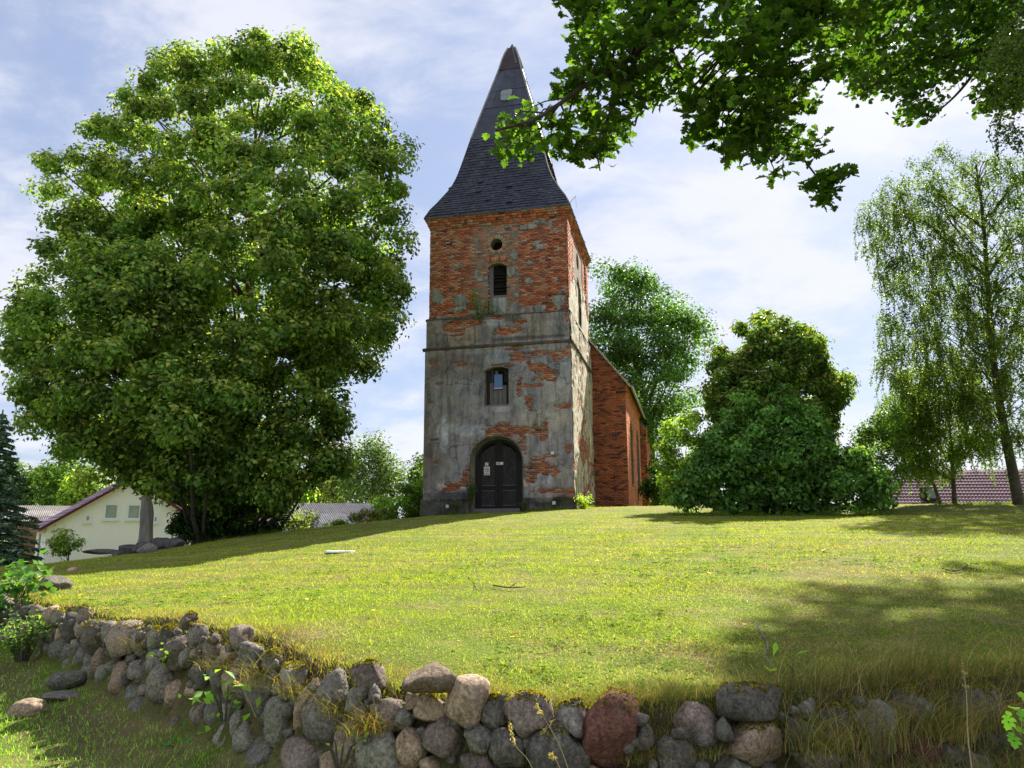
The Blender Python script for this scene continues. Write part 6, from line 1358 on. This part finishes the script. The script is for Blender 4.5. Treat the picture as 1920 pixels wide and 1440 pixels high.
# ---- small things on the lawn
p = gp(638, 1036); m = MB(); m.tube([p + (0, 0, .0), p + (0, 0, .035)], .30, 14); m.build('cover_plate', WHITE, base=tuple(p)); tag(bpy.data.objects['cover_plate'], 'flat white cover plate lying in the sunny lawn left of the tower', 'cover plate')
def twig(label, pts, r=.012, ht=None, mat=BARK):
    P = [gp(a, b) + np.array([0, 0, .03 if ht is None else ht[i]]) for i, (a, b) in enumerate(pts)]; m = MB(); q = interp_pts(P, 3); m.tube(q, [r * (1 - .6 * i / len(q)) for i in range(len(q))], 5)
    m.tube([q[len(q) // 2], q[len(q) // 2] + (np.array(q[-1]) - q[0]) * .22 + np.array([0, .03, .05])], r * .5, 4); o = m.build('twig', mat, base=tuple(P[0])); return tag(o, label, 'twig')
twig('dark bent twig lying on the shaded lawn at the right', [(1768, 1070), (1790, 1076), (1812, 1071), (1834, 1073)], .012)
twig('thin dark twig lying on the lawn right of centre', [(925, 1103), (955, 1108), (985, 1107)], .009)
twig('upright bent stalk sticking out of the sunny lawn', [(893, 1080), (896, 1095), (903, 1112)], .006, [.16, .06, .0])
twig('pale dead root running down the bank near the mossy angular stone', [(1418, 1180), (1440, 1215), (1436, 1240), (1450, 1262)], .006, mat=WOOD_GR)
# ================================================================ grass
def blades(P, h, w_, col, lean, seg=2, az=None):
    """P (n,3) roots; curved blades"""
    n = len(P); a = rng.uniform(0, 2 * pi, n) if az is None else az; d = np.stack([np.cos(a), np.sin(a), 0 * a], 1); f = rng.uniform(0, 2 * pi, n); s = np.stack([np.cos(f), np.sin(f), 0 * f], 1)
    h = np.broadcast_to(h, (n,)); w_ = np.broadcast_to(w_, (n,)); lean = np.broadcast_to(lean, (n,)); rows = []
    for k in range(seg + 1):
        u = k / seg; c = P + np.array([0, 0, 1.]) * (h * u * (1 - .35 * lean * u))[:, None] + d * (h * lean * u * u)[:, None]; ww = (w_ * (1 - u) ** .7)[:, None] * .5
        rows += [c - s * ww, c + s * ww] if k < seg else [c]
    V = np.stack(rows, 1); k_ = V.shape[1]; b = np.arange(n)[:, None] * k_; F = []
    for k in range(seg - 1): F += [b + np.array([2 * k, 2 * k + 1, 2 * k + 3]), b + np.array([2 * k, 2 * k + 3, 2 * k + 2])]
    F.append(b + np.array([2 * seg - 2, 2 * seg - 1, 2 * seg])); F = np.concatenate(F, 1).reshape(-1, 3)
    return V.reshape(-1, 3), F, np.repeat(col, k_, 0)
def patch(x, y, s, seed): 
    v = np.zeros(len(x)); r = np.random.default_rng(seed)
    for k in range(7):
        a = r.uniform(0, 2 * pi); f = s * 1.6 ** (k * .7); v += np.sin((x * cos(a) + y * sin(a)) * f + r.uniform(0, 6.3) + 1.7 * np.sin((x * sin(a) - y * cos(a)) * f * .7 + r.uniform(0, 6.3))) * .75 ** k
    return v / 2.4
GG = np.array([(.29, .36, .03), (.35, .41, .04), (.23, .31, .028)]); GY_ = np.array([(.42, .42, .12), (.45, .43, .17), (.37, .39, .09)]); GB = np.array([(.20, .15, .07), (.27, .21, .11)])
def gcol(x, y, n, bias=0.):
    v = patch(x, y, .55, 1) * .5 + patch(x, y, 2.1, 2) * .4 + rng.normal(size=n) * .35 + bias; c = GG[rng.integers(0, 3, n)].copy(); k = v > .22; c[k] = GY_[rng.integers(0, 3, k.sum())]; k2 = v > .62; c[k2] = GB[rng.integers(0, 2, k2.sum())]
    return np.clip(c * (1 + rng.normal(size=(n, 1)) * .2), .01, 1)
def wedge(n, d0, d1, side):
    """points in the view's ground sector, density ~ 1/d^2"""
    d = d0 * (d1 / d0) ** rng.random(n); a = rng.uniform(-.40 * pi / 2 * 1.0, .40 * pi / 2, n) * 1.02; x = np.tan(a) * d; y = d; s = sdist(x, y); k = (s > .1) if side else (s < -.12); return x[k], y[k], s[k]
L_ = []
x, y, s = wedge(450000, 3.9, 34, True)
inch = (w2l(np.stack([x, y, 0 * x], 1))); k = ~((np.abs(inch[:, 0]) < 3.35) & (inch[:, 1] > -.12)) & ~((np.abs(inch[:, 0]) < 5.0) & (inch[:, 1] > NY)); x, y, s = x[k], y[k], s[k]
k = rng.random(len(x)) < .55 + .45 * sstep(patch(x, y, 2.5, 5), -.6, .3); x, y, s = x[k], y[k], s[k]
n = len(x); sc = np.clip(y / 5, .8, 2.7); tall = 1 + 1.0 * np.exp(-s / .35) + .35 * patch(x, y, 1.3, 3)
P = np.stack([x, y, zg(x, y) - .004], 1); c_ = gcol(x, y, n, .45 * np.exp(-s / .7) + .14 * (y < 8)); mean_ = np.array([.385, .40, .06]); kf = sstep(y, 6, 18)[:, None] * .75; c_ = c_ * (1 - kf) + mean_ * (1 + .18 * patch(x, y, 1.1, 12))[:, None] * kf; h = .030 * tall * rng.uniform(.5, 1.4, n) * np.clip(sc ** .35, 1, 1.6); L_.append(blades(P, h, .0042 * sc, c_, rng.uniform(.5, 2.0, n), 2))
V, F, c = cat_mesh(L_); o = mobj('lawn_grass', V, F, GRASS, None, c, base=(0, 0, 0)); tag(o, 'short mown sunlit grass of the lawn with dry yellow patches', 'grass', kind='stuff')
# lower verge
x = rng.uniform(-9.5, .5, 330000); y = rng.uniform(2.8, 13.5, 330000); s = sdist(x, y); d = np.hypot(x, y); k = (s < -.12) & (rng.random(len(x)) < np.clip((5 / d) ** 1.6, 0, 1)) & (np.abs(x) < .8 * y + .3) & (rng.random(len(x)) < .35 + .65 * sstep(-s, .4, 1.6)); x, y, s = x[k], y[k], s[k]; n = len(x)
c_ = gcol(x, y, n, -.55 + .75 * np.exp(-np.abs(s + .5) / .55)); c_ = c_ * np.array([.95, 1.45, 1.1]); L_ = [blades(np.stack([x, y, zg(x, y) - .004], 1), .045 * rng.uniform(.5, 1.5, n), .0045 * np.clip(d[k] / 5, .8, 2.5), c_, rng.uniform(.2, 1.1, n), 2)]
V, F, c = cat_mesh(L_); o = mobj('verge_grass', V, F, GRASS, None, c, base=(0, 0, 0)); tag(o, 'darker green grass of the low verge in front of the wall', 'grass', kind='stuff')
# tufts: tall dry grass along the top of the wall
L_ = []
def tuft(px, out, n, h, spread, cols, lean=(.3, 1.1), wd=.004, az=None, dz=0.):
    s0 = float(px2wall(px, 1260)[0]); x0 = float(s2x(s0)); t_ = np.array([1., float(ysl(x0))]); t_ /= np.linalg.norm(t_); nrm = np.array([-t_[1], t_[0]]); c0 = np.array([x0, float(yw(x0))]) + nrm * out
    xy = c0 + rng.normal(size=(n, 2)) * spread; z = zg(xy[:, 0], xy[:, 1]); z = np.maximum(z, float(zw(x0)) - .25) + dz; cc = np.array(cols)[rng.integers(0, len(cols), n)] * (1 + rng.normal(size=(n, 1)) * .2)
    if az is None: a = rng.uniform(0, 2 * pi, n)
    else: a = az + rng.normal(size=n) * .8
    L_.append(blades(np.concatenate([xy, z[:, None] - .01], 1), h * rng.uniform(.4, 1.25, n), wd * rng.uniform(.6, 1.2, n), np.clip(cc, .01, 1), rng.uniform(*lean, n), 4, a))
DRY = [(.42, .30, .13), (.34, .25, .11), (.30, .17, .07), (.26, .24, .07)]; MIXG = [(.17, .21, .04), (.22, .24, .05), (.34, .26, .10), (.12, .16, .03)]; SH = [(.16, .21, .045), (.24, .22, .08), (.36, .28, .14), (.11, .17, .035), (.30, .19, .09), (.09, .16, .03), (.50, .42, .24)]
for k in range(330):      # continuous fringe
    px = rng.uniform(-60, 1960) if k < 200 else rng.uniform(1150, 1960); big = px > 1180; tuft(px, rng.uniform(-.02, .30) + (.05 if not big else .0), 46, rng.uniform(.06, .12) if not big else rng.uniform(.06, .13), .05, (DRY if rng.random() < .5 else MIXG) if not big else SH, (.3, 1.3), .0032)
for px, o_, h in ((440, .0, .25), (500, -.05, .28), (560, -.02, .24), (640, .0, .2), (700, .02, .22), (712, -.06, .22), (705, -.1, .16), (600, .05, .22), (260, .0, .2), (180, .05, .2), (1215, .05, .2), (1250, .1, .2), (380, .05, .2), (420, -.05, .16)):
    tuft(px, o_, 110, h, .06, DRY + MIXG[:2], (.5, 1.6), .0035, az=-pi / 2 - .2)
for k in range(60):       # long overhanging grass at the right
    px = rng.uniform(1455, 1990); tuft(px, rng.uniform(-.16, .22), 60, rng.uniform(.16, .40), .09, SH if rng.random() < .75 else DRY, (.3, 1.2), .0036, az=-pi / 2 + rng.normal() * .6)
for k in range(44):
    px = rng.uniform(1480, 1960); tuft(px, rng.uniform(-.35, -.15), 40, rng.uniform(.2, .4), .06, SH, (.2, 1.), .0034, dz=-.22)
V, F, c = cat_mesh(L_); o = mobj('tall_grass', V, F, GRASS, None, c, base=(0, 4, 0)); tag(o, 'long dry and green grass fringing and hanging over the stone wall', 'tall grass', kind='stuff')
# small broad-leaved weeds in the lawn and dandelions
n = 2600; x, y, s = wedge(n, 4.3, 22, True); k = patch(x, y, .8, 9) > .05; x, y = x[k], y[k]; m_ = len(x); idx = np.repeat(np.arange(m_), 7); a = rng.uniform(0, 2 * pi, len(idx)); r_ = rng.uniform(.01, .05, len(idx)) * np.clip(y[idx] / 6, 1, 2)
P = np.stack([x[idx] + np.cos(a) * r_, y[idx] + np.sin(a) * r_, zg(x[idx], y[idx]) + .035], 1); V, F, c = kites(P, np.stack([np.cos(a) * .4, np.sin(a) * .4, 1 + 0 * a], 1), .030 * np.clip(y[idx] / 6, 1, 1.6), leafcols(len(P), [(.14, .24, .03), (.17, .27, .035)], .2), .5)
o = mobj('clover', V, F, GRASS, None, c, base=(0, 0, 0)); tag(o, 'scattered fresh green clover and rosette leaves in the lawn', 'ground cover', kind='stuff')
FL = []
FW = simple('dandelion_yellow', (.75, .48, .01), (.85, .60, .02), 3, .7)
fpx = [(860, 1220), (962, 1210), (965, 1206), (1005, 1220), (1087, 1207), (1397, 1187), (560, 1112), (575, 1135), (420, 1130), (340, 1128), (240, 1132), (615, 1085), (1240, 1160), (1120, 1060), (1330, 1085), (700, 1160), (475, 1005 + 60), (1545, 1040), (1600, 1005), (1760, 998), (1650, 1020), (880, 1150), (150, 1125)]
fm = None
fb = bmesh.new(); bmesh.ops.create_cone(fb, cap_ends=True, segments=9, radius1=.006, radius2=.019, depth=.012); fm = bpy.data.meshes.new('dandelion'); fb.to_mesh(fm); fb.free(); fm.materials.append(FW)
for i, (a, b) in enumerate(fpx):
    p = gp(a, b); o = bpy.data.objects.new('dandelion', fm); C.collection.objects.link(o); s_ = float(np.clip(p[1] / 7, .8, 1.6)); o.location = (p[0], p[1], p[2] + .055); o.scale = (s_,) * 3; o.rotation_euler = (rng.normal() * .25, rng.normal() * .25, 0)
    near = 'near the stone wall' if b > 1180 else ('in mid lawn' if b > 1070 else 'up near the lawn crest'); zone = lambda q: ('far left' if q[0] < 500 else 'left' if q[0] < 900 else 'right' if q[0] < 1400 else 'far right', q[1] > 1180, q[1] > 1070)
    order = sorted([q for q in fpx if zone(q) == zone((a, b))]); lab = ', ' + ['leftmost', 'second', 'third', 'fourth', 'fifth', 'sixth'][order.index((a, b))] + ' of its row' if len(order) > 1 else ''
    tag(o, 'yellow dandelion head %s, %s%s' % (near, zone((a, b))[0], lab), 'flower', 'yellow flowers dotted over the lawn')
# single seed stalks in front of the wall
def stalk(label, pts, r=.0022, head=None):
    P = [at(a, b, c_) for a, b, c_ in pts]; b0 = P[0]; t = thing('grass_stalk', label, 'grass stalk', tuple(b0)); q = interp_pts(P, 5); m = MB(); m.tube(q, [r * (1 - .5 * i / len(q)) for i in range(len(q))], 4); m.build('stem', STRAW, t)
    n = 46; k = rng.uniform(.72, 1, n); Q = np.array([q[min(int(u * (len(q) - 1)), len(q) - 1)] for u in k]) + rng.normal(size=(n, 3)) * .005; V, F, c = kites(Q, rng.normal(size=(n, 3)), .016 * rng.uniform(.7, 1.2, n), leafcols(n, [(.42, .34, .17), (.5, .42, .24)]), .4); mobj('seed_head', V, F, GRASS, t, c)
STRAW = simple('straw', (.30, .26, .11), (.46, .38, .18), 12)
stalk('tall curved seed stalk crossing the grey stones at the bottom centre', [(1075, 1470, 3.5), (1050, 1400, 3.55), (1020, 1345, 3.6), (1003, 1320, 3.6)])
stalk('left leaning seed stalk at the bottom centre of the wall', [(1010, 1470, 3.55), (990, 1425, 3.6), (965, 1395, 3.65), (955, 1350, 3.65)])
stalk('short pale seed stalk low over the big grey stone', [(1060, 1470, 3.4), (1045, 1430, 3.45), (1030, 1412, 3.45)])
stalk('pale thick seed stalk standing up at the far right before the wall', [(1826, 1470, 3.6), (1815, 1380, 3.7), (1812, 1300, 3.75), (1803, 1236, 3.8)], .003)
stalk('bent straw coloured stalk on the left part of the wall', [(480, 1345, 4.8), (465, 1310, 4.75), (450, 1285, 4.7), (437, 1277, 4.65)], .003)

# rough grass at the foot of the tower, the thickets and the trunks
L_ = []
def edge(x0, y0, x1, y1, n, h, cols):
    u = rng.random(n); xy = np.stack([x0 + (x1 - x0) * u, y0 + (y1 - y0) * u], 1) + rng.normal(size=(n, 2)) * .10; z = zg(xy[:, 0], xy[:, 1]); cc = np.array(cols)[rng.integers(0, len(cols), n)] * (1 + rng.normal(size=(n, 1)) * .25)
    L_.append(blades(np.concatenate([xy, z[:, None] - .01], 1), h * rng.uniform(.4, 1.3, n) * (1 + .5 * np.sin(u * 37)), .014, np.clip(cc, .01, 1), rng.uniform(.2, .9, n), 2))
a = l2w(-3.4, -.26, 0); b = l2w(3.35, -.26, 0); EC = [(.14, .22, .03), (.20, .28, .04), (.10, .17, .025), (.30, .28, .08)]; edge(a[0], a[1], b[0], b[1], 2600, .13, EC)
a = l2w(3.5, 0, 0); b = l2w(3.5, 7, 0); edge(a[0], a[1], b[0], b[1], 1500, .14, EC); a = l2w(3.3, NY - .15, 0); b = l2w(5.1, NY - .15, 0); edge(a[0], a[1], b[0], b[1], 700, .12, EC)
for (pa, pb, n, Yy) in (((1262, 960), (1660, 958), 3200, 24.6), ((395, 1008), (528, 994), 1500, 26.8), ((300, 1018), (430, 1010), 1200, 26.2), ((1750, 950), (1920, 950), 900, 29.5)):
    a = at(*pa, Yy); b = at(*pb, Yy); edge(a[0], Yy, b[0], Yy, n, .16, EC[:3])
V, F, c = cat_mesh(L_); o = mobj('rough_grass', V, F, GRASS, None, c, base=(0, 30, 0)); tag(o, 'unmown rough grass along the foot of the church and the thickets', 'rough grass', kind='stuff')
